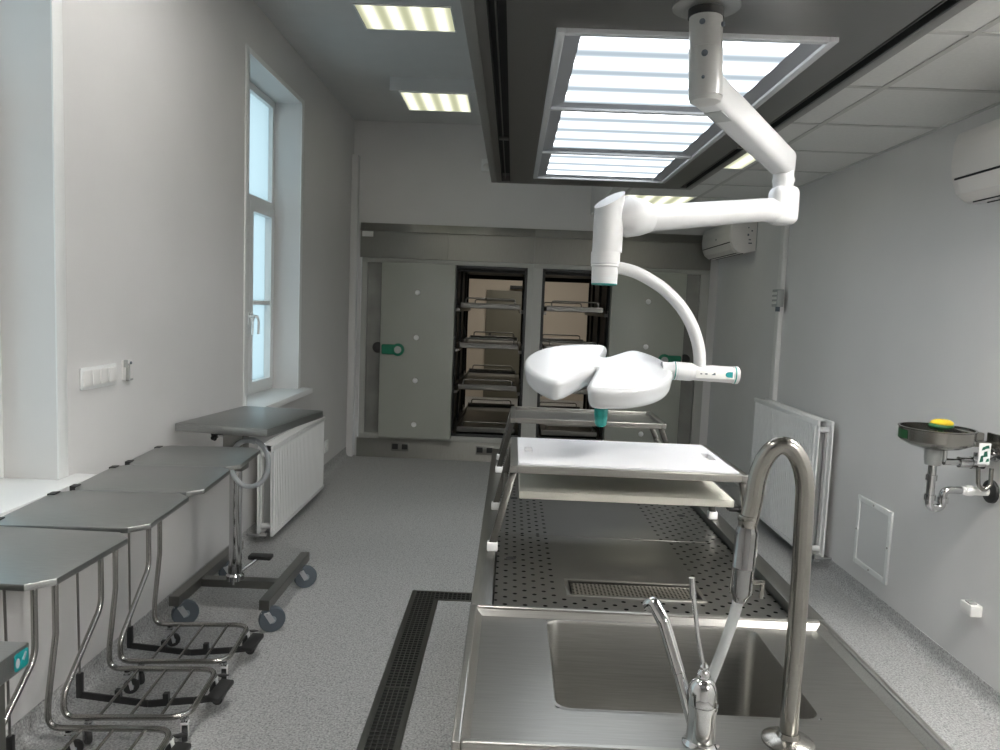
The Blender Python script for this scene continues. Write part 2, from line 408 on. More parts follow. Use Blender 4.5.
# windows
def window(idx, a, b, label):
    t = thing('window_%d' % idx, (XL-0.2, (a+b)/2, ZS), label, 'window', kind='structure')
    xi, xo = XL-0.20, XL-0.26
    def frame(y0, y1, z0, z1, wd, dx0=0, dx1=0):
        m = MB()
        for (p, q, r, s_) in ((y0, y0+wd, z0, z1), (y1-wd, y1, z0, z1), (y0+wd, y1-wd, z0, z0+wd), (y0+wd, y1-wd, z1-wd, z1)):
            m.box(xo-dx0, xi+dx1, p, q, r, s_)
        return m
    zt = 2.27; mid = (a+b)/2
    fr = frame(a, b, ZS, ZH, 0.05); fr.box(xo, xi-0.001, a+0.05, b-0.05, zt-0.03, zt+0.03); fr.box(xo, xi-0.002, mid-0.03, mid+0.03, ZS+0.05, zt-0.03); fr.box(xo, xi-0.002, mid-0.03, mid+0.03, zt+0.03, ZH-0.05)
    obj('frame', fr, 'pvc', t)
    for (y0, y1, sd) in ((a+0.04, mid-0.002, -1), (mid+0.002, b-0.04, 1)):
        sm = frame(y0, y1, ZS+0.04, zt-0.02, 0.065, 0, 0.018)
        sm.box(xo+0.01, xi+0.012, y0+0.05, y1-0.05, 1.535, 1.565, 0.003)
        sash = obj('sash', sm, 'pvc', t)
        obj('pane', MB().box(xo+0.022, xo+0.03, y0+0.06, y1-0.06, ZS+0.10, zt-0.08), 'frosted', sash)
        hy = (y1-0.03) if sd < 0 else (y0+0.03)
        h = MB().box(xi+0.018, xi+0.03, hy-0.014, hy+0.014, 1.40, 1.48, 0.004)
        h.cyl((xi+0.03, hy, 1.455), (xi+0.06, hy, 1.455), 0.009)
        h.tube(fillet([(xi+0.05, hy, 1.458), (xi+0.062, hy-sd*0.0, 1.455), (xi+0.062, hy+sd*0.03, 1.42), (xi+0.06, hy+sd*0.03, 1.33)], 0.02), 0.008)
        obj('handle', h, 'pvc', sash)
        obj('top_pane', MB().box(xo+0.022, xo+0.03, y0-0.01, y1+0.01, zt+0.02, ZH-0.03), 'frosted', t)
    cas = MB(); wd = 0.06
    for (p, q, r, s_) in ((a-wd, a, ZS+0.013, ZH+wd*0.6), (b, b+wd, ZS+0.013, ZH+wd*0.6), (a, b, ZH, ZH+wd*0.6)):
        cas.box(XL-0.002, XL+0.006, p, q, r, s_, 0.002)
    obj('casing', cas, 'pvc', t)
    obj('window_sill', MB().prism([(xi-0.005, a+0.001), (xi-0.005, b-0.001), (XL+0.001, b-0.001), (XL+0.001, b+0.11), (XL+0.09, b+0.11), (XL+0.09, a-0.12), (XL+0.001, a-0.12), (XL+0.001, a+0.001)], ZS-0.029, ZS+0.012, 'XY', 0.004, 2, False), 'white', t)
window(1, *W1, 'tall white framed window with frosted panes at the near left')
window(2, *W2, 'tall white framed window with frosted panes above the left radiator')

# ------------------------------------------------------------------ ceiling lights
warm_lo, warm_hi = (0.40, 0.41, 0.27), (1.25, 1.24, 0.98)
M['tubes'] = emit_stripes('louvre_tubes', 'X', 4, warm_lo, warm_hi, -0.29, 0.29, 1.4)
M['tubes_near'] = emit_stripes('louvre_tubes_near', 'X', 4, warm_lo, (40, 39.2, 38), -0.29, 0.29, 2.2)
M['fill_right'] = emit_stripes('fill_tubes_right', 'X', 4, warm_lo, (125, 123, 119), -0.29, 0.29, 2.2)
def ceiling_light(cx, cy, wx, wy, z, label, box=False, mt='tubes'):
    t = thing('ceiling_light', (cx, cy, z), label, 'ceiling light', 'louvred ceiling lights')
    d = 0.010
    m = MB()
    if box:
        e = 0.07; zb = 0.105
        fy0, fy1 = cy-wy/2-0.02, cy+wy/2+0.03
        for q in ((cx-wx/2-e, cx-wx/2, fy0, fy1), (cx+wx/2, cx+wx/2+e, fy0, fy1), (cx-wx/2, cx+wx/2, fy0, cy-wy/2), (cx-wx/2, cx+wx/2, cy+wy/2, fy1)):
            m.box(*q, z, z+zb)
        obj('housing', m, 'ceil', t)
        m = MB()
    for q in ((cx-wx/2, cx-wx/2+d, cy-wy/2, cy+wy/2), (cx+wx/2-d, cx+wx/2, cy-wy/2, cy+wy/2), (cx-wx/2+d, cx+wx/2-d, cy-wy/2, cy-wy/2+d), (cx-wx/2+d, cx+wx/2-d, cy+wy/2-d, cy+wy/2)):
        m.box(*q, z-0.008, z+0.0, 0.002)
    obj('frame', m, 'white', t)
    obj('diffuser', MB().box(cx-wx/2+d, cx+wx/2-d, cy-wy/2+d, cy+wy/2-d, z-0.003, z-0.0005), mt, t)
ceiling_light(-0.742, 4.875, 0.60, 0.415, ZC, 'louvred square ceiling light on the left ceiling, nearer of the two in the photo')
ceiling_light(-0.703, 6.41, 0.56, 0.56, ZC-0.105, 'louvred ceiling light in a dropped housing near the back wall', True)
for k in (2.9, 0.9):
    ceiling_light(-0.75, k, 0.60, 0.60, ZC, 'louvred ceiling light on the left ceiling %s' % {2.9: 'above the near window', 0.9: 'above the viewpoint', -1.0: 'behind the viewpoint'}[k], False, 'tubes_near')
ceiling_light(1.158, 6.44, 0.585, 0.58, ZT-0.001, 'louvred ceiling light set in the suspended ceiling near the air conditioner')
lt = thing('ceiling_light', (1.31, 4.66, ZT), 'sliver of a louvred ceiling light beside the hood edge', 'ceiling light', 'louvred ceiling lights')
obj('frame', MB().box(1.145, 1.165, 4.38, 4.94, ZT-0.009, ZT-0.001, 0.002).box(1.435, 1.455, 4.38, 4.94, ZT-0.009, ZT-0.001, 0.002).box(1.165, 1.435, 4.38, 4.40, ZT-0.009, ZT-0.001, 0.002).box(1.165, 1.435, 4.92, 4.94, ZT-0.009, ZT-0.001, 0.002), 'white', lt)
obj('diffuser', MB().box(1.165, 1.435, 4.40, 4.92, ZT-0.005, ZT-0.0015), 'tubes', lt)
for k in (1.64, -0.2):  # added out of view, placed to light the right wall and floor
    ceiling_light(1.65, k, 0.58, 0.56, ZT-0.001, 'unseen louvred light added to brighten the right wall, %s the viewpoint' % ('beside' if k > 0 else 'behind'), False, 'fill_right')

# ------------------------------------------------------------------ hood with lamp panel
hood = thing('ventilation_hood', ((HX0+HX1)/2, (HY0+HY1)/2, HZ), 'large dark steel ventilation hood hung over the autopsy table with a long lamp panel', 'ventilation hood')
sl = (-0.105, -0.050); sr = (1.050, 1.096); sy = (HY0+0.1, HY1-0.06)
LX0, LX1, LY0, LY1 = 0.094, 0.910, 2.245, 4.72
m = MB()
zt_ = HZ+0.008
for q in ((HX0+0.037, sl[0], sy[0], sy[1]), (sl[1], LX0, sy[0], sy[1]), (LX1, sr[0], sy[0], sy[1]), (LX0, LX1, sy[0], LY0), (LX0, LX1, LY1, sy[1]),
          (HX0+0.037, HX1-0.037, HY0+0.03, sy[0]), (HX0+0.037, HX1-0.037, sy[1], HY1-0.03)):
    m.box(*q, zt_-0.006, zt_+0.03)
m.box(HX0+0.002, HX1-0.002, HY0+0.002, HY1-0.002, HZ+0.12, 2.718)
obj('body', m, 'hood', hood)
m = MB()
lip = 0.037
for q in ((HX0, HX0+lip, HY0, HY1), (HX1-lip, HX1, HY0, HY1), (HX0+lip, HX1-lip, HY0, HY0+lip), (HX0+lip, HX1-lip, HY1-lip, HY1)):
    m.box(*q, HZ, HZ+0.121, 0.004)
obj('edge_frame', m, 'hoodlip', hood)
for s_, (a, b) in ((0, sl), (1, sr)):
    m = MB()
    m.box(a, b, sy[0], sy[1], HZ+0.055, HZ+0.06); m.box(a, a+0.003, sy[0], sy[1], HZ+0.004, HZ+0.06); m.box(b-0.003, b, sy[0], sy[1], HZ+0.004, HZ+0.06)
    o = obj('air_slot', m, 'dark', hood)
    r_ = MB(); xm = a+0.021
    for y0, y1 in ((HY0+0.1, 3.72), (3.78, HY1-0.08)): r_.box(xm, xm+0.004, y0, y1, HZ+0.012, HZ+0.03)
    r_.box(a+0.004, b-0.004, 3.735, 3.765, HZ+0.006, HZ+0.02, 0.002)
    obj('slot_blade', r_, 'steel_y', o)
# lamp panel: three modules
f = MB(); fw = 0.026
mods = ((LY0, 3.10), (3.10, 3.945), (3.945, LY1))
f.box(LX0, LX0+fw, LY0, LY1, HZ-0.012, HZ+0.01, 0.003); f.box(LX1-fw, LX1, LY0, LY1, HZ-0.012, HZ+0.01, 0.003)
for y in (LY0, 3.10-fw/2, 3.945-fw/2, LY1-fw): f.box(LX0+fw, LX1-fw, y, y+fw, HZ-0.012, HZ+0.01, 0.003)
obj('lamp_panel_frame', f, 'lampframe', hood)
M['hoodtubes'] = emit_stripes('hood_tubes', 'Y', 4, (0.36, 0.42, 0.47), (3.9, 4.1, 4.3), -0.39, 0.39, 1.6)
for i, (y0, y1) in enumerate(mods):
    xa, xb, ya, yb = LX0+fw, LX1-fw, y0+(fw if i == 0 else fw/2), y1-(fw if i == 2 else fw/2)
    bx, by = 0.052, 0.022
    bv = MB()
    A = [(xa, ya), (xb, ya), (xb, yb), (xa, yb)]; Bq = [(xa+bx, ya+by), (xb-bx, ya+by), (xb-bx, yb-by), (xa+bx, yb-by)]
    for k in range(4):
        p, q = A[k], A[(k+1) % 4]; r_, s_ = Bq[(k+1) % 4], Bq[k]
        bv.quad((*p, HZ-0.002), (*q, HZ-0.002), (*r_, HZ+0.012), (*s_, HZ+0.012))
    obj('lamp_bevel', bv, 'lampbevel', hood, 0)
    d = MB().box(xa+bx-0.002, xb-bx+0.002, ya+by-0.002, yb-by+0.002, HZ+0.012, HZ+0.016)
    cyy = (ya+yb)/2
    o = obj('diffuser', d.xform(Matrix.Translation((0, -cyy, 0))), 'hoodtubes', hood, 0, True)
    bmv = o.data
    for v in bmv.vertices: v.co.x -= hood.location.x; v.co.z -= hood.location.z
    o.location = (0, cyy-hood.location.y, 0)

# ------------------------------------------------------------------ fridges in the back wall
YF = 7.52
def fridge(X0, X1, op, door, strip, hinge_right, label, splits):
    t = thing('mortuary_refrigerator', ((X0+X1)/2, YF, 0), label, 'mortuary refrigerator')
    o0, o1 = op; z0, z1 = 0.255, 1.985
    s0, s1 = strip
    # front frame with the tray opening and a shallow recessed panel beside it
    m = MB(); y0, y1 = YF, YF+0.06; T, B = 2.028, 0.20
    m.box(X0, X1, y0, y1, z1, T, 0.003); m.box(X0, X1, y0, y1, B, z0, 0.003)
    cells = sorted([(o0, o1), (s0, s1)])
    prev = X0
    for a, b_ in cells:
        m.box(prev, a, y0, y1, z0, z1); prev = b_
    m.box(prev, X1, y0, y1, z0, z1)
    obj('front_frame', m, 'framegrey', t)
    p = MB().box(s0, s1, YF+0.03, YF+0.04, z0, z1)
    sp = obj('recessed_panel', p, 'recess', t)
    xm = (s0+s1)/2
    lt_ = MB().lathe([(0.055, 0), (0.055, 0.02), (0.035, 0.035), (0, 0.035)], (xm + (0.04 if not hinge_right else -0.04), YF+0.03, 1.13), 24, (0, -1, 0))
    obj('latch', lt_, 'black', t)
    # dark liner, open at both ends
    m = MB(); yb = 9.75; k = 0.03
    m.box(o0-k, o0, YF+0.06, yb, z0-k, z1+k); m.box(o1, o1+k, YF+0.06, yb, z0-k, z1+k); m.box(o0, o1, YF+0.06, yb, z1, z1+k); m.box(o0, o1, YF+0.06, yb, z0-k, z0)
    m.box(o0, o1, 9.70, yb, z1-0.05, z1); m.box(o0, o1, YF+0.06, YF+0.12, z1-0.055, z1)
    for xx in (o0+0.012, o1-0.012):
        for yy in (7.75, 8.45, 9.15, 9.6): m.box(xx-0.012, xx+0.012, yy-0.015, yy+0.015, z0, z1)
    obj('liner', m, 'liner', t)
    g_ = MB()
    for q in ((o0, o0+0.028, z0, z1), (o1-0.028, o1, z0, z1), (o0, o1, z1-0.03, z1), (o0, o1, z0, z0+0.028)):
        g_.box(q[0], q[1], YF-0.006, YF+0.02, q[2], q[3], 0.004)
    obj('gasket', g_, 'black', t)
    for zt in (1.56, 1.15, 0.72, 0.275):
        m = MB()
        for xx, d in ((o0, 1), (o1, -1)):
            m.box(xx, xx+d*0.055, 7.62, 9.66, zt-0.035, zt-0.003); m.box(xx, xx+d*0.012, 7.62, 9.66, zt-0.003, zt+0.03)
        obj('tray_rail', m, 'steel_dark', t)
    # the opened door lies folded back flat against the front
    d0, d1 = door
    dr = obj('door', MB().box(d0, d1, 7.40, 7.505, 0.234, 1.985, 0.008), 'doorgrey', t, 40)
    xm = (d0+d1)/2 + (0.005 if hinge_right else 0.0)
    for z in (1.695, 1.25, 0.82, 0.375):
        obj('cap', MB().lathe([(0.026, -0.001), (0.025, 0.007), (0.016, 0.014), (0, 0.016)], (xm-0.005, 7.40, z), 20, (0, -1, 0)), 'white', dr)
    sg = 1 if not hinge_right else -1
    edge = d0 if not hinge_right else d1
    h = MB().box(min(edge+sg*0.02, edge+sg*0.20), max(edge+sg*0.02, edge+sg*0.20), 7.355, 7.401, 1.075, 1.175, 0.014, 3)
    hd = obj('release_handle', h, 'green', dr)
    kx = edge+sg*0.185
    obj('release_button', MB().lathe([(0.062, -0.001), (0.062, 0.03), (0.052, 0.036), (0, 0.036)], (kx, 7.385, 1.125), 24, (0, -1, 0)), 'green', hd)
    obj('button_cap', MB().lathe([(0.036, 0), (0.034, 0.012), (0.02, 0.016), (0, 0.016)], (kx, 7.3485, 1.125), 24, (0, -1, 0)), 'greyplastic', hd)
    # steel fascia above, plinth below
    xs = [X0-0.02 if X0 < -1 else X0] + [s for s in splits] + [X1]
    for a, b_ in zip(xs[:-1], xs[1:]):
        m = MB(); m.box(a+0.0002, b_-0.0002, YF-0.005, YF+0.05, 2.03, 2.29, 0.002)
        m.prism([(YF-0.02, 2.292), (YF+0.05, 2.292), (YF+0.05, 2.374), (YF+0.012, 2.374)], a+0.0002, b_-0.0002, 'YZ')
        obj('fascia', m, 'steel_fascia', t, 20)
        m = MB().box(a+0.0002, b_-0.0002, YF+0.015, YF+0.06, 0.0, 0.198, 0.002)
        obj('plinth', m, 'steel_fascia', t, 20)
    return t
fr1 = fridge(-1.53, 0.1935, (-0.596, 0.135), (-1.307, -0.578), (-1.475, -1.31), False, 'left pass-through mortuary fridge with its grey door folded open to the left', (-0.67,))
fr2 = fridge(0.1945, 1.95, (0.285, 0.985), (0.965, 1.700), (1.72, 1.865), True, 'right pass-through mortuary fridge with its grey door folded open to the right', ())
for (x, z) in ((-1.10, 0.118), (-0.23, 0.118)):
    m = MB().box(x-0.09, x+0.09, YF+0.004, YF+0.016, z-0.045, z+0.045, 0.003)
    pl_ = obj('plinth_vent', m, 'steel_dark', fr1)
    for dx in (-0.05, 0.05): obj('vent_slot', MB().box(x+dx-0.03, x+dx+0.03, YF+0.0005, YF+0.006, z-0.025, z+0.03, 0.002), 'dark', pl_)
tag(obj('wall_plate', MB().box(-1.53, -1.42, YF-0.02, YF-0.0052, 2.235, 2.288, 0.004).box(-1.515, -1.48, YF-0.024, YF-0.02, 2.245, 2.278, 0.002).box(-1.47, -1.435, YF-0.024, YF-0.02, 2.245, 2.278, 0.002), 'plastic'), 'small white double switch plate on the steel fascia, top left of the fridges', 'switch plate')
# trays
def tray(x0, x1, z, label, group):
    t = thing('body_tray', ((x0+x1)/2, 8.6, z), label, 'body tray', group)
    y0, y1 = 7.66, 9.62; h = 0.045
    m = MB().box(x0, x1, y0, y1, z, z+0.006)
    for q in ((x0, x0+0.006, y0, y1), (x1-0.006, x1, y0, y1), (x0, x1, y0, y0+0.006), (x0, x1, y1-0.006, y1)): m.box(*q, z, z+h)
    for q in ((x0-0.0, x1, y0-0.004, y0+0.016), (x0, x1, y1-0.016, y1+0.004)): m.box(*q, z+h-0.004, z+h+0.012, 0.004)
    obj('pan', m, 'steel_tray', t, 20)
    for yy, in_ in ((y0, 1), (y1, -1)):
        obj('handle_rail', MB().tube(fillet([(x0+0.05, yy+in_*0.03, z+h), (x0+0.05, yy+in_*0.03, z+h+0.06), (x1-0.05, yy+in_*0.03, z+h+0.06), (x1-0.05, yy+in_*0.03, z+h)], 0.03), 0.008, 10), 'steel_dark', t)
nm = ('top', 'second', 'third', 'bottom')
for i, z in enumerate((1.562, 1.152, 0.722, 0.277)):
    tray(-0.535, 0.074, z, '%s steel body tray in the left fridge opening' % nm[i] if i in (0, 3) else '%s from top steel body tray in the left fridge opening' % nm[i], 'body trays in the left fridge')
    tray(0.346, 0.924, z, '%s steel body tray in the right fridge opening' % nm[i] if i in (0, 3) else '%s from top steel body tray in the right fridge opening' % nm[i], 'body trays in the right fridge')

# room seen through the fridges
YQ = 13.0
struct('wall_far', MB().box(-3.5, 4.0, YQ, YQ+0.1, 0, 2.8), 'beige', 'beige wall of the room beyond the fridges', 'wall')
struct('floor_far', MB().box(-3.5, 4.0, 9.80, YQ, -0.1, 0), 'floor', 'floor of the room beyond the fridges', 'floor')
struct('ceiling_far', MB().box(-3.5, 4.0, 9.80, YQ+0.1, 2.8, 2.9), 'ceil', 'ceiling of the room beyond the fridges', 'ceiling')
w = MB(); w.box(-3.6, -3.5, 9.8, YQ, 0, 2.8); w.box(4.0, 4.1, 9.8, YQ, 0, 2.8)
struct('wall_far_sides', w, 'beige', 'side walls of the room beyond the fridges', 'wall')
w = MB()
w.box(-3.5, -0.63, 9.76, 9.80, 0, 2.8); w.box(0.168, 0.252, 9.76, 9.80, 0, 2.8); w.box(1.018, 4.0, 9.76, 9.80, 0, 2.8); w.box(-0.63, 1.018, 9.76, 9.80, 2.02, 2.8); w.box(-0.63, 1.018, 9.76, 9.80, 0, 0.224)
struct('wall_far_near', w, 'beige', 'fridge side wall of the room beyond', 'wall')
d = thing('door_1', (0.05, YQ, 0), 'olive grey door in the room beyond the fridges', 'door', kind='structure')
obj('leaf', MB().box(-0.46, 0.52, YQ-0.05, YQ-0.001, 0.005, 1.87, 0.004), 'olive', d)
obj('door_handle', MB().box(-0.40, -0.36, YQ-0.06, YQ-0.05, 0.95, 1.15, 0.003).tube([(-0.38, YQ-0.06, 1.08), (-0.38, YQ-0.1, 1.08), (-0.26, YQ-0.1, 1.08)], 0.01), 'black', d)
obj('door_closer', MB().box(-0.06, 0.2, YQ-0.09, YQ-0.001, 1.90, 1.96, 0.004), 'black', d)
fl = thing('ceiling_light', (0.2, 11.2, 2.8), 'ceiling light of the room beyond the fridges', 'ceiling light', 'louvred ceiling lights')
M['farlamp'] = emit_stripes('far_lamp', 'X', 4, (3, 2.8, 2.5), (6, 5.6, 4.9), -0.6, 0.6)
obj('diffuser', MB().box(-0.6, 1.0, 10.8, 11.6, 2.775, 2.78), 'farlamp', fl)
obj('housing', MB().box(-0.62, 1.02, 10.78, 11.62, 2.78, 2.8), 'white', fl)

# ------------------------------------------------------------------ radiators
def radiator(xw, sgn, y0, y1, z0, z1, xf, label, valve_near=True):
    """xw wall plane, sgn direction into the room, xf distance of the front face from the wall"""
    t = thing('radiator', (xw+sgn*0.05, (y0+y1)/2, z0), label, 'radiator')
    def panel(xc):
        n = int((y1-y0)/0.036); w_ = (y1-y0-0.06)/n
        prof = [(y0, -0.004), (y0+0.03, -0.004)]
        for i in range(n):
            a = y0+0.03+i*w_
            prof += [(a+w_*0.22, -0.004), (a+w_*0.36, 0.005), (a+w_*0.78, 0.005), (a+w_*0.92, -0.004)]
        prof += [(y1-0.03, -0.004), (y1, -0.004)]
        pts = [(xc+sgn*(d+0.004), y) for y, d in prof] + [(xc-sgn*0.01, y1), (xc-sgn*0.01, y0)]
        m = MB().prism(pts, z0+0.03, z1-0.03)
        m.box(xc-sgn*0.011, xc+sgn*0.009, y0, y1, z0, z0+0.032, 0.006); m.box(xc-sgn*0.011, xc+sgn*0.009, y0, y1, z1-0.032, z1, 0.006)
        return m
    obj('front_panel', panel(xw+sgn*xf), 'white', t, 25)
    xb = xw+sgn*(xf-0.085)
    obj('rear_panel', panel(xb), 'white', t, 25)
    m = MB(); xa, xc = sorted((xb+sgn*0.012, xw+sgn*(xf-0.014)))
    yy = y0+0.06
    pts = []
    k = 0
    while yy < y1-0.06:
        pts.append(((xa+0.004) if k % 2 == 0 else (xc-0.004), yy)); yy += 0.022; k += 1
    back = [(p[0], p[1]+0.003) for p in reversed(pts)]
    m.prism(pts+back, z0+0.05, z1-0.05)
    obj('convector_fins', m, 'greyplastic', t, 0)
    for z in (z0+0.06, z1-0.06):
        for y in (y0+0.04, y1-0.04): obj('connector', MB().cyl((xa-0.002, y, z), (xc+0.002, y, z), 0.018), 'white', t)
    m = MB(); m.box(xa, xc, y0+0.08, y1-0.08, z1-0.012, z1-0.006)
    for q in range(int((y1-y0-0.2)/0.03)): m.box(xa, xc, y0+0.1+q*0.03, y0+0.112+q*0.03, z1-0.006, z1-0.001)
    obj('top_grille', m, 'white', t, 20)
    m = MB(); x_in = xw+sgn*0.0005
    for y in (y0+0.2, y1-0.2): m.box(min(x_in, xb), max(x_in, xb), y-0.02, y+0.02, z0+0.08, z1-0.1)
    obj('wall_bracket', m, 'white', t)
    yv = y0-0.005
    m = MB(); xv = xw+sgn*(xf-0.045)
    m.cyl((xv, y0+0.02, z0+0.012), (xv, y0-0.03, z0+0.012), 0.014); m.cyl((xv, y0-0.02, z0+0.014), (xw+sgn*0.001, y0-0.02, z0+0.014), 0.009)
    m.lathe([(0.018, -0.02), (0.02, 0), (0.018, 0.02), (0, 0.022)], (xv, y0-0.02, z0+0.014), 16, (sgn, 0, 0))
    obj('valve', m, 'chrome', t)
    return t
radiator(XL, 1, 4.66, 5.98, 0.055, 0.645, 0.155, 'white panel radiator under the far left window')
radiator(XR, -1, 4.58, 5.80, 0.09, 0.965, 0.135, 'tall white panel radiator on the right wall')

# ------------------------------------------------------------------ right wall fittings
t = thing('access_panel', (XR, 4.07, 0.19), 'white framed access panel low on the right wall', 'access panel')
m = MB(); y0, y1, z0, z1 = 3.878, 4.262, 0.195, 0.592; k = 0.03
for q in ((y0, y0+k, z0, z1), (y1-k, y1, z0, z1), (y0+k, y1-k, z0, z0+k), (y0+k, y1-k, z1-k, z1)): m.box(XR-0.012, XR, *q, 0.003)
obj('frame', m, 'pvc', t)
obj('cover', MB().box(XR-0.006, XR, y0+k, y1-k, z0+k, z1-k), 'backplate', t)
m = MB()
for (y, z) in ((y0+0.015, (z0+z1)/2), (y1-0.015, (z0+z1)/2), ((y0+y1)/2, z1-0.015), ((y0+y1)/2, z0+0.015)): m.lathe([(0.006, 0), (0.005, 0.003), (0, 0.004)], (XR-0.012, y, z), 12, (-1, 0, 0))
obj('screw', m, 'steel', t)
t = thing('wall_box', (XR, 3.17, 0.36), 'small grey plastic box low on the right wall, right of the access panel', 'junction box')
obj('body', MB().box(XR-0.05, XR, 3.10, 3.18, 0.352, 0.400, 0.004), 'plastic', t)
obj('terminal', MB().box(XR-0.042, XR-0.012, 3.12, 3.16, 0.398, 0.406, 0.002), 'greyplastic', t)
t = thing('cable_trunking', (XR, 5.76, 0), 'white vertical cable trunking on the right wall above the radiator', 'cable trunking')
obj('trunk', MB().box(XR-0.035, XR, 5.70, 5.78, 0.12, ZT-0.006, 0.004), 'plastic', t)
t = thing('isolator_switch', (XR-0.035, 5.77, 1.66), 'small grey isolator switch box mounted on the vertical trunking', 'switch box')
obj('body', MB().box(XR-0.085, XR-0.0355, 5.61, 5.73, 1.67, 1.80, 0.005), 'greyplastic', t)
m = MB()
for z in (1.70, 1.735, 1.77):
    m.box(XR-0.09, XR-0.085, 5.625, 5.665, z-0.01, z+0.01, 0.002); m.box(XR-0.09, XR-0.085, 5.675, 5.715, z-0.01, z+0.01, 0.002)
obj('terminal_cover', m, 'plastic', t)
obj('cable_gland', MB().cyl((XR-0.06, 5.66, 1.672), (XR-0.06, 5.66, 1.635), 0.017), 'rubber', t)

def air_con(y0, y1, z0, z1, label):
    t = thing('air_conditioner', (XR, (y0+y1)/2, z0), label, 'air conditioner')
    d = 0.225; H = z1-z0
    pr = [(XR-0.001, z1), (XR-d*0.80, z1), (XR-d*0.93, z1-0.012), (XR-d*0.985, z1-0.05), (XR-d, z1-H*0.45), (XR-d*0.97, z1-H*0.68), (XR-d*0.86, z0+0.035), (XR-d*0.68, z0+0.006), (XR-d*0.5, z0), (XR-0.001, z0+0.02)]
    obj('body', MB().prism(pr, y0, y1, 'XZ', 0.008, 3), 'acplastic', t, 30)
    fp = [(XR-d*0.80, z1+0.001), (XR-d*0.94, z1-0.010), (XR-d*1.0, z1-0.05), (XR-d*1.02, z1-H*0.45), (XR-d*0.99, z1-H*0.66), (XR-d*0.96, z1-H*0.66), (XR-d*0.90, z1-0.05)]
    obj('front_panel', MB().prism(fp, y0+0.02, y1-0.02, 'XZ', 0.003, 2), 'acplastic', t, 30)
    fl_ = [(XR-d*0.975, z1-H*0.70), (XR-d*0.88, z0+0.032), (XR-d*0.70, z0+0.004), (XR-d*0.69, z0+0.010), (XR-d*0.86, z0+0.042), (XR-d*0.95, z1-H*0.70)]
    obj('louvre_flap', MB().prism(fl_, y0+0.05, y1-0.05, 'XZ'), 'acplastic', t, 30)
    m = MB()
    m.box(XR-d*0.68, XR-d*0.66, y0+0.06, y1-0.06, z0-0.001, z0+0.004); m.box(XR-d*0.42, XR-d*0.40, y0+0.06, y1-0.06, z0-0.001, z0+0.012)
    obj('outlet_slot', m, 'dark', t, 0)
    m = MB().prism([(XR-d*0.985, z1-H*0.665), (XR-d*0.985, z1-H*0.69), (XR-d*0.95, z1-H*0.69), (XR-d*0.95, z1-H*0.665)], y0+0.03, y1-0.03, 'XZ')
    obj('seam', m, 'dark', t, 0)
    obj('display', MB().lathe([(0.009, 0), (0.008, 0.003), (0, 0.003)], (XR-d*1.02, (y0+y1)/2-0.05, z1-H*0.48), 16, (-1, 0, 0)), 'rubber', t)
    m = MB()
    for (xx, zz, a, b_) in ((0.045, 0.19, 0.012, 0.012), (0.075, 0.215, 0.010, 0.010), (0.06, 0.115, 0.018, 0.010), (0.055, 0.085, 0.03, 0.010), (0.075, 0.155, 0.014, 0.018)):
        m.box(XR-xx-a/2, XR-xx+a/2, y0-0.0015, y0+0.0005, z0+zz-b_/2, z0+zz+b_/2)
    obj('side_marks', m, 'rubber', t, 0)
    obj('mounting_plate', MB().box(XR-0.006, XR, y0-0.008, y1+0.008, z0+0.03, z1-0.005, 0.002), 'greyplastic', t)
    return t
air_con(6.45, 7.42, 2.125, 2.405, 'white wall air conditioner at the far end beside the fridges')
air_con(2.30, 3.25, 2.10, 2.395, 'white wall air conditioner at the near right, cut by the photo edge')

# ------------------------------------------------------------------ eyewash
ex, ey = 1.797, 3.12
t = thing('eyewash_station', (XR, ey, 0.8), 'steel bowl eyewash station with yellow and green spray head on the right wall', 'eyewash')
bw = MB().lathe([(0.0, 1.066), (0.05, 1.068), (0.10, 1.080), (0.132, 1.096), (0.142, 1.105), (0.143, 1.152), (0.147, 1.155), (0.147, 1.158), (0.138, 1.158), (0.137, 1.108), (0.10, 1.086), (0.0, 1.074)], (ex, ey, 0), 48)
bowl = obj('bowl', bw, 'faucet', t)
m = MB()
for k in range(10):
    a0, a1 = R(160+k*3.4), R(160+(k+1)*3.4)
    r_ = 0.1438
    m.quad((ex+r_*math.cos(a0), ey+r_*math.sin(a0), 1.110), (ex+r_*math.cos(a1), ey+r_*math.sin(a1), 1.110), (ex+r_*math.cos(a1), ey+r_*math.sin(a1), 1.146), (ex+r_*math.cos(a0), ey+r_*math.sin(a0), 1.146))
obj('sticker', m, 'darkgreen', bowl)
sh = obj('spray_head', MB().sphere((ex+0.015, ey, 1.166), 0.05, (1.0, 0.8, 0.36)).cyl((ex+0.015, ey, 1.08), (ex+0.015, ey, 1.16), 0.012), 'darkgreen', t)
obj('dust_cap', MB().sphere((ex+0.018, ey, 1.178), 0.046, (1.0, 0.85, 0.36)), 'yellow', sh)
m = MB().lathe([(0.030, 1.00), (0.034, 1.03), (0.034, 1.069)], (ex-0.006, ey, 0), 24)
obj('drain_cup', m, 'greyplastic', t)
px_ = ex-0.004
trap = MB().tube(fillet([(px_, ey, 1.005), (px_, ey, 0.815), (px_+0.055, ey, 0.815), (px_+0.055, ey, 0.895), (1.95, ey, 0.895)], 0.032, 8), 0.0165, 16)
for z in (0.945, 0.86): trap.cyl((px_, ey, z-0.012), (px_, ey, z+0.012), 0.022)
trap.cyl((px_+0.055, ey, 0.838), (px_+0.055, ey, 0.862), 0.022)
obj('trap', trap, 'chrome', t)
obj('waste_pipe', MB().cyl((1.92, ey, 0.895), (XR-0.004, ey, 0.895), 0.019).cyl((1.935, ey, 0.895), (1.965, ey, 0.895), 0.0225), 'plastic', t)
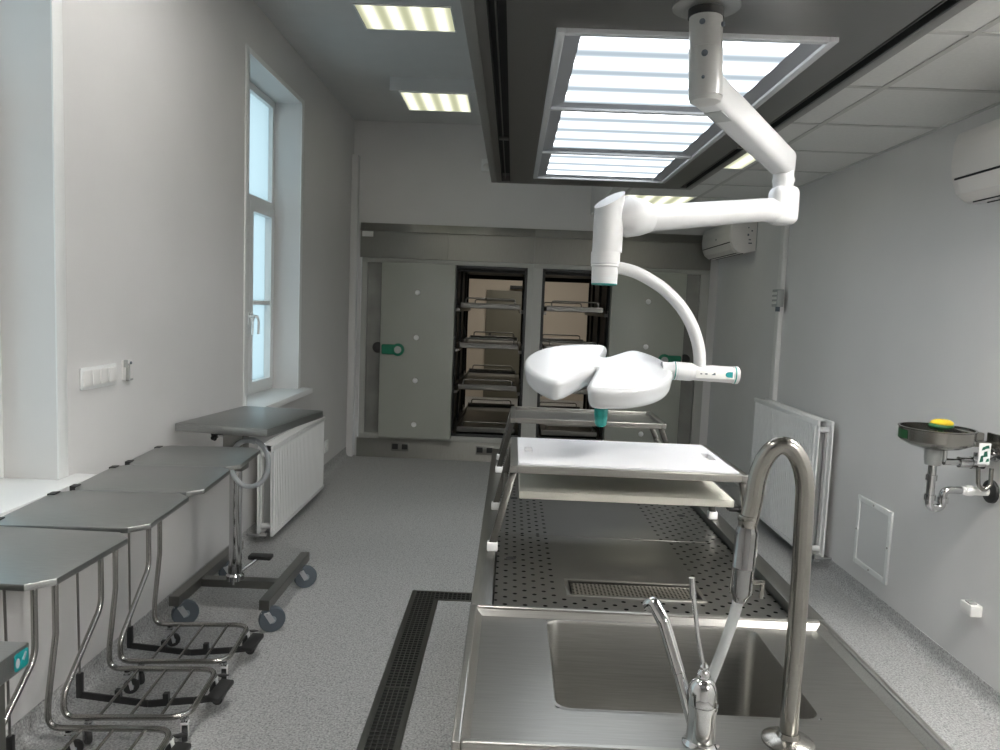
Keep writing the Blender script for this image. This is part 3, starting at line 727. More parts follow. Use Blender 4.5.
obj('wall_flange', MB().lathe([(0.05, 0), (0.048, 0.012), (0.03, 0.02), (0.02, 0.02)], (XR, ey, 0.895), 28, (-1, 0, 0)), 'black', t)
m = MB().cyl((ex+0.04, ey, 1.015), (1.96, ey, 1.015), 0.015).cyl((1.90, ey, 1.015), (1.96, ey, 1.015), 0.023)
m.cyl((1.95, ey, 1.015), (2.0, ey, 1.015), 0.026).cyl((1.975, ey, 1.0), (1.975, ey, 1.06), 0.014).cyl((1.99, ey, 1.055), (XR-0.003, ey, 1.055), 0.018).lathe([(0.034, 0), (0.03, 0.012), (0.018, 0.016)], (XR, ey, 1.055), 24, (-1, 0, 0))
m.cyl((ex+0.04, ey, 1.015), (ex+0.04, ey, 1.07), 0.012)
obj('supply_valve', m, 'chrome', t)
m = MB().box(ex+0.11, XR-0.001, ey-0.022, ey+0.022, 1.085, 1.108, 0.004).box(XR-0.012, XR, ey-0.05, ey+0.05, 1.04, 1.14, 0.003).box(ex+0.10, ex+0.17, ey-0.05, ey+0.06, 1.112, 1.150, 0.006)
obj('bracket', m, 'faucet', t)
obj('drain_hose', MB().tube(fillet([(1.965, ey-0.03, 1.0), (1.965, ey-0.04, 0.925), (1.99, ey-0.04, 0.905), (2.015, ey-0.04, 0.93), (2.02, ey-0.03, 1.0)], 0.03, 8), 0.0085, 12), 'faucet', t)
ps = thing('push_plate', (1.955, ey-0.075, 1.0), 'x', 'x'); bpy.data.objects.remove(ps)
pd = obj('push_flag', MB().box(1.936, 1.984, ey-0.070, ey-0.064, 1.022, 1.110, 0.002).box(1.95, 1.965, ey-0.066, ey-0.02, 1.03, 1.045), 'white', t)
pd['label'] = 'white push flag with a dark green eyewash pictogram'
m = MB(); yy = ey-0.0712
for (a, b_, c_, d_) in ((1.946, 1.960, 1.080, 1.096), (1.956, 1.977, 1.086, 1.102), (1.941, 1.956, 1.030, 1.060), (1.954, 1.972, 1.052, 1.078), (1.966, 1.980, 1.032, 1.048)):
    m.prism([(a, c_), (b_, c_+0.004), (b_-0.003, d_), (a+0.004, d_-0.003)], yy, yy+0.0015, 'XZ')
obj('pictogram', m, 'signgreen', pd, 0)

# ------------------------------------------------------------------ left wall fittings
t = thing('wall_switch', (XL, 2.955, 1.2), 'white four-gang wall switch between the two windows', 'wall switch')
obj('frame', MB().box(XL, XL+0.010, 2.815, 3.07, 1.205, 1.293, 0.004), 'pvc', t)
for k in range(4):
    y = 2.826+k*0.0595
    obj('rocker', MB().box(XL+0.008, XL+0.016, y, y+0.053, 1.218, 1.280, 0.004), 'plastic', t)
t = thing('socket_bracket', (XL, 3.16, 1.2), 'uncovered white wall bracket right of the four-gang switch', 'bracket')
obj('back', MB().box(XL, XL+0.006, 3.125, 3.205, 1.215, 1.30, 0.002), 'plastic', t)
obj('clip', MB().box(XL+0.006, XL+0.02, 3.13, 3.142, 1.27, 1.302, 0.002).box(XL+0.006, XL+0.02, 3.15, 3.16, 1.21, 1.285, 0.002).box(XL+0.006, XL+0.016, 3.15, 3.195, 1.21, 1.218, 0.002), 'greyplastic', t)
obj('screw', MB().lathe([(0.007, 0), (0.006, 0.004), (0, 0.005)], (XL+0.006, 3.19, 1.285), 12, (1, 0, 0)), 'rubber', t)
t = thing('wall_socket', (XL, 6.66, 0.22), 'small white wall socket low on the left wall beyond the radiator', 'wall socket')
obj('plate', MB().box(XL, XL+0.012, 6.60, 6.72, 0.21, 0.32, 0.005), 'pvc', t)
obj('socket_face', MB().lathe([(0.03, 0), (0.028, 0.008), (0.02, 0.004), (0, 0.004)], (XL+0.012, 6.66, 0.265), 20, (1, 0, 0)), 'plastic', t)
t = thing('wall_sounder', (-0.30, YB, 2.9), 'small white wall device high on the back wall beside the hood edge', 'wall device')
obj('base', MB().box(-0.37, -0.27, YB-0.03, YB, 2.93, 3.05, 0.008), 'pvc', t)
obj('lens', MB().sphere((-0.32, YB-0.03, 2.97), 0.035, (1, 0.6, 1)), 'plastic', t)

# ------------------------------------------------------------------ floor drain
t = thing('floor_drain', (-0.41, 2.4, 0), 'long steel floor drain channel with dark grating left of the autopsy table', 'floor drain')
DX0, DX1, DY0, DY1, DYi = -0.492, -0.338, 0.7, 4.005, 3.885
m = MB(); k = 0.024; h = 0.005
m.box(DX0, DX0+k, DY0, DY1, 0, h, 0.001); m.box(DX1-k, DX1, DY0, DYi, 0, h, 0.001); m.box(DX0+k, 0.3, DY1-0.016, DY1, 0, h, 0.001); m.box(DX1-k, 0.3, DYi, DYi+0.016, 0, h, 0.001)
obj('frame', m, 'steel_dark', t)
obj('channel', MB().box(DX0+k, DX1-k, DY0, DY1-0.016, 0.0003, 0.0008).box(DX1-k, 0.3, DYi+0.016, DY1-0.016, 0.0003, 0.0008), 'dark', t, 0)
m = MB()
gx0, gx1 = DX0+k, DX1-k
for i in range(6):
    x = gx0+(gx1-gx0)*i/5
    m.box(x-0.0018, x+0.0018, DY0, DY1-0.016, 0.001, 0.0046)
y = DY0
while y < DY1-0.02:
    m.box(gx0, gx1, y-0.0016, y+0.0016, 0.001, 0.0042); y += 0.024
x = gx1
while x < 0.3:
    m.box(x-0.003, x+0.003, DYi+0.016, DY1-0.016, 0.001, 0.0042); x += 0.024
for i in range(1, 3):
    y = DYi+0.016+i*(DY1-DYi-0.032)/3; m.box(gx1, 0.3, y-0.0018, y+0.0018, 0.001, 0.0042)
for yy in (2.95, 1.9): m.box(gx0, gx1, yy-0.006, yy+0.006, 0.001, 0.0052)
obj('grating', m, 'steel_dark', t, 0)

# ------------------------------------------------------------------ autopsy table with sink
TX0, TX1, TY0, TYs, TY1, TZ = -0.073, 0.782, 1.165, 1.742, 3.74, 0.87
t = thing('autopsy_table', (0.355, 2.5, 0), 'long stainless steel autopsy table with perforated panels and a sink at the near end', 'autopsy table')
m = MB(); rw = 0.052
m.box(TX0, TX0+rw, TYs, TY1, TZ-0.06, TZ, 0.002); m.box(TX1-rw, TX1, TYs, TY1, TZ-0.06, TZ, 0.002); m.box(TX0+rw, TX1-rw, TY1-rw, TY1, TZ-0.06, TZ, 0.002)
m.box(TX0+0.01, TX1-0.01, TYs, TY1-0.01, TZ-0.22, TZ-0.055); m.box(TX0+0.01, TX1-0.01, TYs+0.01, TY1-0.01, TZ-0.225, TZ-0.22)
obj('rim', m, 'steel_y', t, 30)
px0, px1, pz = TX0+rw+0.004, TX1-rw-0.004, TZ-0.026
cx_ = (px0+px1)/2
def panel(y0, y1, zones, parent, extra=None, dz=0.0):
    cy = (y0+y1)/2
    ms = perforated('perforated_panel', (0.29, 0.285, 0.27), 0.0060, 0.0255, 0.048, zones)
    mm = MB()
    if extra:
        ax0, ax1, ay0, ay1 = extra
        for q in ((px0, ax0, y0, y1), (ax1, px1, y0, y1), (ax0, ax1, y0, ay0), (ax0, ax1, ay1, y1)): mm.box(q[0]-cx_, q[1]-cx_, q[2]-cy, q[3]-cy, -0.012, 0)
    else:
        mm.box(px0-cx_, px1-cx_, y0-cy, y1-cy, -0.012, 0, 0.002)
    o = obj('perforated_panel', mm, ms, t, 20, True)
    o.location = (cx_-t.location.x, cy-t.location.y, pz+dz)
    return o
hl = -0.385
p1 = panel(1.765, 2.40, [(hl, -0.205, -1, 1), (0.18, 0.40, -1, 1), (-0.3, 0.3, -0.32, -0.205)], t, (0.178, 0.532, 1.895, 2.005))
p2 = panel(2.405, 3.05, [(hl, -0.205, -1, 1), (0.155, 0.40, -1, 1)], t)
p3 = panel(3.055, 3.68, [(hl, -0.205, -1, 1), (0.155, 0.40, -1, 1)], t)
for (o, lst) in ((p1, ((-0.33, 0.08),)), (p2, ((-0.32, 0.14), (0.30, -0.01)))):
    m = MB()
    for (x, y) in lst: m.lathe([(0.015, 0.0002), (0.015, 0.0012)], (x, y, 0), 24)
    for (x, y) in lst: pass
    ho = obj('finger_hole', m, 'dark', o, 0, True)
# strainer
ms = perforated('strainer_sheet', (0.50, 0.47, 0.42), 0.0032, 0.0105, 0.0105, [(-0.17, 0.17, -0.047, 0.047)], True, 0.3)
so = obj('strainer', MB().box(-0.166, 0.166, -0.044, 0.044, -0.004, 0, 0.001), ms, t, 20, True)
so.location = (0.355-t.location.x, 1.95-t.location.y, pz-0.003)
m = MB()
for q in ((0.172, 0.538, 1.889, 1.899), (0.172, 0.538, 2.001, 2.011), (0.172, 0.182, 1.899, 2.001), (0.528, 0.538, 1.899, 2.001)): m.box(*q, pz-0.004, pz+0.003, 0.001)
obj('strainer_frame', m, 'steel', t)
# sink deck with raised marine edge and basin
BX0, BX1, BY0, BY1 = 0.109, 0.600, 1.318, 1.706
dz = TZ-0.014
m = MB()
for q in ((TX0+0.01, BX0, TY0+0.01, TYs-0.01), (BX1, TX1-0.01, TY0+0.01, TYs-0.01), (BX0, BX1, TY0+0.01, BY0), (BX0, BX1, BY1, TYs-0.01)): m.box(*q, dz-0.004, dz)
obj('sink_deck', m, 'steel_table', t, 20)
m = MB(); lw = 0.016
def lip(x0, x1, y0, y1): m.box(x0, x1, y0, y1, TZ-0.20, TZ+0.004, 0.004)
lip(TX0, TX0+lw, TY0, TYs); lip(TX1-lw-0.004, TX1-0.004, TY0, TYs); lip(TX0+lw, TX1-lw, TY0, TY0+lw); lip(TX0+lw, TX1-lw-0.003, TYs-lw, TYs)
# sloping inner faces of the marine edge
def slope(a, b_, ia, ib):
    m.quad((*a, TZ+0.001), (*b_, TZ+0.001), (*ib, dz+0.0005), (*ia, dz+0.0005))
e0, e1, f0, f1 = TX0+lw-0.003, TX1-lw-0.002, TY0+lw-0.003, TYs-lw+0.003; sl_ = 0.017
slope((e0, f0), (e0, f1), (e0+sl_, f0+sl_), (e0+sl_, f1-sl_)); slope((e1, f0), (e1, f1), (e1-sl_, f0+sl_), (e1-sl_, f1-sl_))
slope((e0, f0), (e1, f0), (e0+sl_, f0+sl_), (e1-sl_, f0+sl_)); slope((e0, f1), (e1, f1), (e0+sl_, f1-sl_), (e1-sl_, f1-sl_))
obj('marine_edge', m, 'steel', t, 20)
def rrect(x0, x1, y0, y1, r, n=6):
    out = []
    for cx, cy, a in ((x1-r, y1-r, 0), (x0+r, y1-r, 90), (x0+r, y0+r, 180), (x1-r, y0+r, 270)):
        out += [(cx+r*math.cos(R(a+90*k/n)), cy+r*math.sin(R(a+90*k/n))) for k in range(n+1)]
    return out
m = MB(); bm = m.bm; rings = []
for (ins, z) in ((-0.006, dz+0.0006), (0.0, dz+0.0004), (0.003, dz-0.006), (0.006, dz-0.20), (0.02, dz-0.235), (0.05, dz-0.245)):
    rings.append([bm.verts.new((x, y, z)) for x, y in rrect(BX0+ins, BX1-ins, BY0+ins, BY1-ins, max(0.012, 0.03-ins*0.2))])
for a, b_ in zip(rings[:-1], rings[1:]):
    n = len(a)
    for j in range(n): bm.faces.new((a[j], a[(j+1) % n], b_[(j+1) % n], b_[j]))
bm.faces.new(rings[-1])
obj('basin', m, 'steel_table', t, 40)
obj('basin_drain', MB().lathe([(0.045, 0), (0.043, 0.003), (0.03, 0.001), (0, 0.001)], ((BX0+BX1)/2, 1.51, dz-0.245), 28), 'chrome', t)
for y in (1.6, 3.2):
    obj('pedestal', MB().box(0.12, 0.60, y-0.25, y+0.25, 0.0, TZ-0.224, 0.01), 'steel', t, 30)

# bridging instrument trays standing on the table rims
def bridge_tray(y0, y1, z, x0, x1, feet, label, with_board):
    b = thing('bridge_tray', ((x0+x1)/2, (y0+y1)/2, TZ), label, 'instrument tray')
    m = MB(); k = 0.022; h = 0.022
    for q in ((x0, x0+k, y0, y1), (x1-k, x1, y0, y1), (x0+k, x1-k, y0, y0+k), (x0+k, x1-k, y1-k, y1)): m.box(*q, z-h, z, 0.002)
    m.box(x0+k, x1-k, y0+k, y1-k, z-h, z-h+0.004)
    obj('frame', m, 'steel', b, 20)
    for (fx, fy, tx, ty) in feet:
        lg = obj('leg', MB().obox((fx, fy, TZ+0.022), (tx, ty, z-h+0.002), 0.022, 0.022, 0.002, (0, 1, 0)), 'leg_steel', b)
        obj('foot', MB().box(fx-0.016, fx+0.016, fy-0.014, fy+0.014, TZ+0.0005, TZ+0.028, 0.004), 'white', lg)
    m = MB()
    for xx in (feet[0][0]*0.45+feet[0][2]*0.55, feet[2][0]*0.45+feet[2][2]*0.55):
        zz = TZ + (z-TZ)*0.50
        m.box(xx-0.006, xx+0.006, feet[0][1]*0.45+feet[0][3]*0.55, feet[1][1]*0.45+feet[1][3]*0.55, zz-0.012, zz+0.006, 0.002)
    obj('shelf_bar', m, 'steel_dark', b)
    return b
TYa, TYb, tz1 = 2.185, 2.68, 1.12
bt1 = bridge_tray(TYa, TYb, tz1, 0.012, 0.722, ((-0.032, 2.15, 0.022, TYa+0.03), (-0.032, 2.60, 0.022, TYb-0.03), (0.746, 2.20, 0.712, TYa+0.03), (0.737, 2.60, 0.710, TYb-0.03)), 'near steel bridging tray on white feet holding a white cutting board', True)
t = thing('cutting_board', (0.36, 2.43, tz1-0.018), 'white cutting board lying in the near steel bridging tray', 'cutting board')
ux0, ux1, uy0, uy1 = 0.036, 0.698, TYa+0.024, TYb-0.024
zb0, zb1 = tz1-0.0178, tz1+0.004
m = MB(); sw, s0, s1 = 0.03, 2.40, 2.47
for q in ((ux0, ux0+0.022, uy0, uy1), (ux1-0.022, ux1, uy0, uy1), (ux0+0.022+0.026, ux1-0.022-0.026, uy0, uy1), (ux0+0.022, ux0+0.048, uy0, s0), (ux0+0.022, ux0+0.048, s1, uy1), (ux1-0.048, ux1-0.022, uy0, s0-0.02), (ux1-0.048, ux1-0.022, s1+0.02, uy1)):
    m.box(*q, zb0, zb1)
bmesh.ops.remove_doubles(m.bm, verts=m.bm.verts, dist=0.0001)
obj('board', m, 'board', t, 0)
m = MB(); m.box(ux0+0.022, ux0+0.048, s0, s1, zb0, zb0+0.006); m.box(ux1-0.048, ux1-0.022, s0-0.02, s1+0.02, zb0, zb0+0.006)
obj('grip_recess', m, 'cream', t, 0)
t = thing('cutting_board', (0.38, 2.52, 1.0), 'cream cutting board on the lower shelf under the near bridging tray', 'cutting board')
zz = TZ+(tz1-TZ)*0.5+0.0065
obj('board', MB().box(0.043, 0.706, 2.26, 2.56, zz, zz+0.024, 0.003), 'cream', t)
for (x, y) in ((0.69, 2.275), (0.69, 2.54)): obj('shelf_clip', MB().box(x, x+0.05, y-0.018, y+0.018, zz-0.012, zz-0.0005, 0.002), 'black', bt1)
bt2 = bridge_tray(3.15, 3.53, 1.12, 0.010, 0.675, ((-0.032, 3.20, 0.018, 3.18), (-0.032, 3.47, 0.018, 3.50), (0.748, 3.20, 0.655, 3.18), (0.748, 3.47, 0.655, 3.50)), 'far empty steel bridging tray on the autopsy table below the surgical lamp', False)
obj('tray_bottom', MB().box(0.034, 0.651, 3.174, 3.506, 1.100, 1.106), 'steel_table', bt2)

# tall faucet
fx, fy = 0.508, 1.24
t = thing('tall_faucet', (fx, fy, TZ), 'tall arched brushed steel faucet with hanging spray head over the sink', 'faucet')
zd = dz
obj('base_flange', MB().lathe([(0.044, 0.0005), (0.044, 0.004), (0.036, 0.008), (0.020, 0.012), (0.017, 0.02)], (fx, fy, zd), 36), 'faucet', t)
zt = 1.285; rr = 0.0405
pts = [(fx, fy, zd+0.002), (fx, fy, 1.0), (fx, fy, 1.15), (fx-0.003, fy, zt)]
for k in range(1, 25):
    a = R(180*k/24)
    pts.append((fx-0.003-rr+rr*math.cos(a), fy+0.012*(1-math.cos(a))/2, zt+0.091*math.sin(a)))
hx, hy = fx-0.003-2*rr-0.007, fy+0.013
pts += [(hx+0.004, hy, 1.262), (hx+0.001, hy, 1.240)]
obj('spout', MB().tube(pts, 0.0155, 20), 'faucet', t)
ax = Vector((-0.03, 0.01, -1)).normalized()
p0 = Vector((hx, hy, 1.252))
sp = obj('spray_head', MB().lathe([(0.015, 0.016), (0.0165, 0.022), (0.0185, 0.027), (0.019, 0.030), (0.019, 0.088), (0.0198, 0.0895), (0.0198, 0.0925), (0.019, 0.094), (0.019, 0.136), (0.014, 0.144), (0.011, 0.153), (0, 0.153)], p0, 28, ax), 'chrome_dimmed', t)
obj('collar', MB().lathe([(0.017, 0), (0.0175, 0.002), (0.0175, 0.010), (0.016, 0.012), (0.016, 0.020)], p0, 28, ax), 'faucet', t)
pl_ = p0+ax*0.118
obj('spray_lever', MB().cyl(tuple(pl_+Vector((0.017, -0.004, 0.0))), tuple(pl_+Vector((0.036, -0.006, 0.002))), 0.004, n=12).obox(tuple(pl_+Vector((0.035, -0.006, 0.006))), tuple(pl_+Vector((0.033, -0.006, -0.026))), 0.007, 0.006, 0.002, (0, 1, 0)), 'faucet', sp)
q0 = p0+ax*0.147
hs = [tuple(q0+Vector((-0.002-0.050*u**1.25, 0.0+0.012*u, -0.20*u))) for u in [i/12 for i in range(13)]]
obj('hose', MB().tube(hs, 0.0092, 14), 'hose', t)

# mixer tap
mx_, my_ = 0.352, 1.222
t = thing('mixer_tap', (mx_, my_, TZ), 'short chrome mixer tap with raised spout and thin elbow lever in front of the basin', 'faucet')
obj('body', MB().lathe([(0.031, 0.0005), (0.031, 0.004), (0.0265, 0.008), (0.0245, 0.014), (0.0235, 0.06), (0.0255, 0.068), (0.0255, 0.074), (0.0245, 0.075)], (mx_, my_, zd), 36), 'chrome', t)
obj('cap', MB().lathe([(0.0255, 0.0755), (0.0258, 0.084), (0.024, 0.099), (0.019, 0.111), (0.011, 0.118), (0, 0.120)], (mx_-0.002, my_, zd), 32), 'chrome', t)
pts = fillet([(mx_-0.012, my_+0.008, zd+0.03), (mx_-0.034, my_+0.04, zd+0.105), (mx_-0.058, my_+0.075, zd+0.182), (mx_-0.074, my_+0.10, zd+0.208), (mx_-0.080, my_+0.108, zd+0.196)], 0.02, 6)
obj('spout', MB().tube(pts, 0.009, 16, radii=[0.0105+0.003*i/len(pts) for i in range(len(pts))]), 'chrome', t)
lv = MB().lathe([(0.010, 0), (0.012, 0.005), (0.010, 0.012), (0.006, 0.016), (0.0075, 0.021), (0.004, 0.027)], (mx_-0.002, my_, zd+0.118), 20)
lv.tube([(mx_-0.003, my_, zd+0.135), (mx_-0.014, my_+0.01, zd+0.19), (mx_-0.024, my_+0.02, zd+0.262)], 0.004, 12).tube([(mx_-0.0235, my_+0.0195, zd+0.250), (mx_-0.027, my_+0.022, zd+0.285)], 0.0055, 12)
obj('elbow_lever', lv, 'chrome', t)

# ------------------------------------------------------------------ surgical lamp
YL = 2.40
t = thing('surgical_lamp', (0.477, 2.05, HZ), 'white ceiling-mounted surgical lamp with jointed arm and split disc head', 'surgical lamp')
obj('ceiling_flange', MB().lathe([(0.088, 0.0), (0.088, 0.008), (0.06, 0.014), (0.05, 0.014)], (0.477, 2.05, HZ+0.002), 40, (0, 0, -1)), 'hoodlip', t)
m = MB().lathe([(0.046, -0.006), (0.0462, 0.02)], (0.477, 2.05, HZ-0.012), 36, (0, 0, -1))
obj('collar', m, 'dark', t)
P0 = Vector((0.477, 2.05, HZ-0.02)); P1 = Vector((0.489, 2.05, 2.165))
m = MB().cyl(tuple(P0), tuple(P0.lerp(P1, 0.42)), 0.043, n=36).cyl(tuple(P0.lerp(P1, 0.425)), tuple(P1), 0.0445, n=36)
m.lathe([(0.0445, 0), (0.040, 0.012), (0.025, 0.02), (0, 0.021)], tuple(P1), 36, (0, 0, -1))
post = obj('post', m, 'post_shaded', t)
m = MB()
for (dx, z, r_) in ((-0.022, 2.345, 0.0075), (0.036, 2.345, 0.0065), (-0.012, 2.265, 0.0085), (-0.012, 2.205, 0.0045)):
    yy = 2.05-math.sqrt(max(0.0445**2-dx**2, 0))
    n = Vector((dx, yy-2.05, 0)).normalized()
    m.lathe([(r_, -0.004), (r_, 0.002), (r_*0.7, 0.003), (0, 0.003)], (0.482+dx, yy, z), 16, n)
obj('bolt', m, 'rubber', post)
E0 = Vector((0.895, 2.60, 2.115))
A0 = Vector((0.492, 2.055, 2.19))
d_ = (E0-A0).normalized()
obj('spring_arm', MB().obox(tuple(A0-d_*0.02), tuple(E0+d_*0.035), 0.078, 0.088, 0.022, (0, 0, 1), 4), 'armwhite', t, 50)
obj('arm_label', MB().obox(tuple(A0+d_*0.05+Vector((0, 0, -0.0435))), tuple(A0+d_*0.13+Vector((0, 0, -0.0435))), 0.05, 0.004), 'greyplastic', t)
m = MB().cyl((0.900, 2.60, 2.10), (0.905, 2.60, 1.99), 0.034, n=32).cyl((0.902, 2.60, 2.06), (0.903, 2.60, 2.045), 0.0365, n=32)
m.box(0.862, 0.952, 2.555, 2.645, 1.905, 2.035, 0.026, 4)
obj('elbow', m, 'armwhite', t, 50)
J = Vector((0.292, YL, 1.885))
m = MB().tube([(0.905, 2.60, 1.952), (0.83, 2.575, 1.95), (0.43, YL+0.045, 1.892)], 0.04, 28, radii=[0.044, 0.0385, 0.0425])
obj('horizontal_arm', m, 'armwhite', t)
# shoulder joint: slanted-top cylinder plus fairing into the arm
m = MB(); bm = m.bm; n = 36; rr = 0.047; low, top = [], []
for j in range(n):
    a = 2*math.pi*j/n; cx, cy = rr*math.cos(a), rr*math.sin(a)
    low.append(bm.verts.new((J.x+cx, J.y+cy, 1.775))); top.append(bm.verts.new((J.x+cx, J.y+cy, 1.94+cx*0.55+cy*0.35)))
for j in range(n): bm.faces.new((low[j], low[(j+1) % n], top[(j+1) % n], top[j]))
bm.faces.new(list(reversed(low))); bm.faces.new(top)
m.tube([(J.x+0.015, YL+0.004, 1.885), (J.x+0.058, YL+0.018, 1.891), (J.x+0.105, YL+0.033, 1.892), (0.43, YL+0.045, 1.892)], 0.06, 28, radii=[0.030, 0.066, 0.058, 0.046])
obj('shoulder_joint', m, 'armwhite', t, 50)
m = MB().lathe([(0.046, 0), (0.046, 0.036), (0.044, 0.038), (0.044, 0.041), (0.046, 0.043), (0.042, 0.048), (0.041, 0.098), (0.0405, 0.1)], (J.x-0.004, YL, 1.775), 36, (0, 0, -1))
sw_ = obj('swivel', m, 'armwhite', t, 30)
obj('swivel_ring', MB().lathe([(0.0412, 0), (0.0412, 0.003), (0.038, 0.005), (0, 0.005)], (J.x-0.004, YL, 1.676), 36, (0, 0, -1)), 'teal', sw_)
yk = [(0.30, YL, 1.728), (0.335, YL, 1.727), (0.385, YL, 1.716), (0.435, YL, 1.693), (0.485, YL, 1.661), (0.533, YL, 1.616), (0.570, YL, 1.563), (0.595, YL, 1.505), (0.606, YL, 1.455), (0.608, YL, 1.405)]
pts = []
vv = [Vector(p) for p in yk]
for i in range(len(vv)-1):
    a = vv[max(i-1, 0)]; b_ = vv[i]; c_ = vv[i+1]; e_ = vv[min(i+2, len(vv)-1)]
    for k in range(4):
        u = k/4
        pts.append(0.5*((2*b_)+(-a+c_)*u+(2*a-5*b_+4*c_-e_)*u*u+(-a+3*b_-3*c_+e_)*u**3))
pts.append(vv[-1])
obj('yoke', MB().tube(pts, 0.0195, 20), 'armwhite', t)
HC = Vector((0.283, YL, 1.418))
axd = Vector((1, 0, -0.035)).normalized()
hb = Vector((0.522, YL, 1.407))
m = MB().lathe([(0.028, 0), (0.0295, 0.004), (0.0295, 0.058), (0.028, 0.062), (0.0265, 0.066), (0.0265, 0.19), (0.0285, 0.192), (0.0285, 0.208), (0.024, 0.212), (0, 0.212)], hb, 32, axd)
hd = obj('handle', m, 'armwhite', t, 40)
obj('handle_seam', MB().lathe([(0.0302, 0), (0.0302, 0.003)], hb+axd*0.003, 32, axd).lathe([(0.0288, 0), (0.0288, 0.004)], hb+axd*0.196, 32, axd), 'teal', hd)
cpn = hb+axd*0.13
obj('control_panel', MB().box(cpn.x-0.06, cpn.x+0.062, YL-0.0272, YL-0.0255, cpn.z-0.014, cpn.z+0.014, 0.0005), 'plastic', hd)
m = MB()
for (dx, w_, h_) in ((-0.044, 0.006, 0.004), (-0.028, 0.008, 0.004)): m.box(cpn.x+dx-w_/2, cpn.x+dx+w_/2, YL-0.0278, YL-0.0271, cpn.z-h_/2, cpn.z+h_/2)
m.prism([(cpn.x-0.012, cpn.z-0.003), (cpn.x+0.002, cpn.z-0.003), (cpn.x+0.0, cpn.z+0.006)], YL-0.0278, YL-0.0271, 'XZ')
obj('key_symbols', m, 'rubber', hd, 0)
pts = [(cpn.x+0.056, cpn.z-0.009), (cpn.x+0.056, cpn.z+0.009)] + [(cpn.x+0.044-0.011*math.sin(R(180*k/8)), cpn.z+0.009*math.cos(R(180*k/8))) for k in range(9)]
obj('dimmer_key', MB().prism(pts, YL-0.0282, YL-0.0271, 'XZ'), 'tealsticker', hd, 0)
# split disc head
Rh = 0.238
def arc(a0, a1, n): return [(math.cos(R(a0+(a1-a0)*k/n)), math.sin(R(a0+(a1-a0)*k/n))) for k in range(n+1)]
def corner(poly, idx_r):
    out = []
    N = len(poly)
    for i, p in enumerate(poly):
        if i in idx_r:
            a = Vector(poly[i-1]); b_ = Vector(poly[(i+1) % N]); q = Vector(p); r_ = idx_r[i]
            pa = q+(a-q).normalized()*min(r_, (a-q).length*0.9); pb = q+(b_-q).normalized()*min(r_, (b_-q).length*0.9)
            for k in range(6):
                u = k/5; v = (1-u)**2*pa+2*u*(1-u)*q+u*u*pb; out.append((v.x, v.y))
        else: out.append(p)
    return out
L_ = arc(82, 229, 24); Rr = arc(262, 409, 24)
poly = [(0.26, 0.97)] + L_ + [(-0.57, -0.84)] + [(0.0, -0.02)] + [(-0.26, -0.97)] + Rr + [(0.57, 0.84)] + [(0.06, 0.28)]
n1 = 1+len(L_); ir = {0: 0.16, n1: 0.26, n1+1: 0.14, n1+2: 0.16, n1+3+len(Rr): 0.26, n1+4+len(Rr): 0.14}
poly = corner(poly, ir)
tilt = Matrix.Translation(HC) @ Matrix.Rotation(R(13.5), 4, 'X')
def resample(P, d):
    out = []
    for i in range(len(P)):
        a = Vector(P[i]); b_ = Vector(P[(i+1) % len(P)]); n = max(1, int((b_-a).length/d))
        out += [a.lerp(b_, k/n) for k in range(n)]
    return out
def relax(P, it):
    for _ in range(it): P = [(P[i-1]+P[i]*2+P[(i+1) % len(P)])/4 for i in range(len(P))]
    return P
P2 = relax(resample([(p[0]*Rh, p[1]*Rh) for p in poly], 0.006), 6)
area = sum(P2[i-1].x*P2[i].y-P2[i].x*P2[i-1].y for i in range(len(P2)))
def inset(P, d):
    out = []
    for i in range(len(P)):
        tg = (P[(i+2) % len(P)]-P[i-2]).normalized(); nn = Vector((-tg.y, tg.x))*(1 if area > 0 else -1)
        out.append(P[i]+nn*d)
    return relax(out, 2)
m = MB(); bm = m.bm; rings = []
rb, th = 0.016, 0.070
prof = [(rb*(1-math.sin(R(90*k/6))), -rb*(1-math.cos(R(90*k/6)))) for k in range(7)]
prof += [(0.002, -rb-0.012)]
prof += [(0.004+0.018*(1-math.cos(R(90*k/6))), -th+0.03-0.03*math.sin(R(90*k/6))) for k in range(7)]
for d, z in prof: rings.append([bm.verts.new((p.x, p.y, z)) for p in inset(P2, d)])
for a, b_ in zip(rings[:-1], rings[1:]):
    n = len(a)
    for jx in range(n): bm.faces.new((a[jx], b_[jx], b_[(jx+1) % n], a[(jx+1) % n]))
bm.faces.new(rings[0]); bm.faces.new(list(reversed(rings[-1])))
m.xform(tilt)
head = obj('lamp_head', m, 'lampwhite', t, 60)
m = MB().lathe([(0.026, 0.0), (0.026, 0.02), (0.030, 0.05), (0.0, 0.05)], hb-axd*0.036, 24, axd)
obj('head_hub', m, 'lampwhite', head)
m = MB()
for (u, v) in ((-0.5, 0.35), (-0.55, -0.25), (0.5, 0.2), (0.45, -0.4), (0.15, -0.6), (-0.2, 0.6)): m.lathe([(0.04, 0.0), (0.038, 0.002), (0, 0.002)], (u*Rh, v*Rh, -0.070), 24, (0, 0, -1))
m.xform(tilt)
obj('lens', m, 'backplate', head)
gp = HC+Vector((0.016, 0.012, -0.06))
m = MB().lathe([(0.0245, 0), (0.0245, 0.05), (0.022, 0.10), (0.020, 0.136), (0.014, 0.145), (0, 0.146)], gp, 28, Vector((0.03, 0.06, -1)))
obj('sterile_grip', m, 'teal', t)

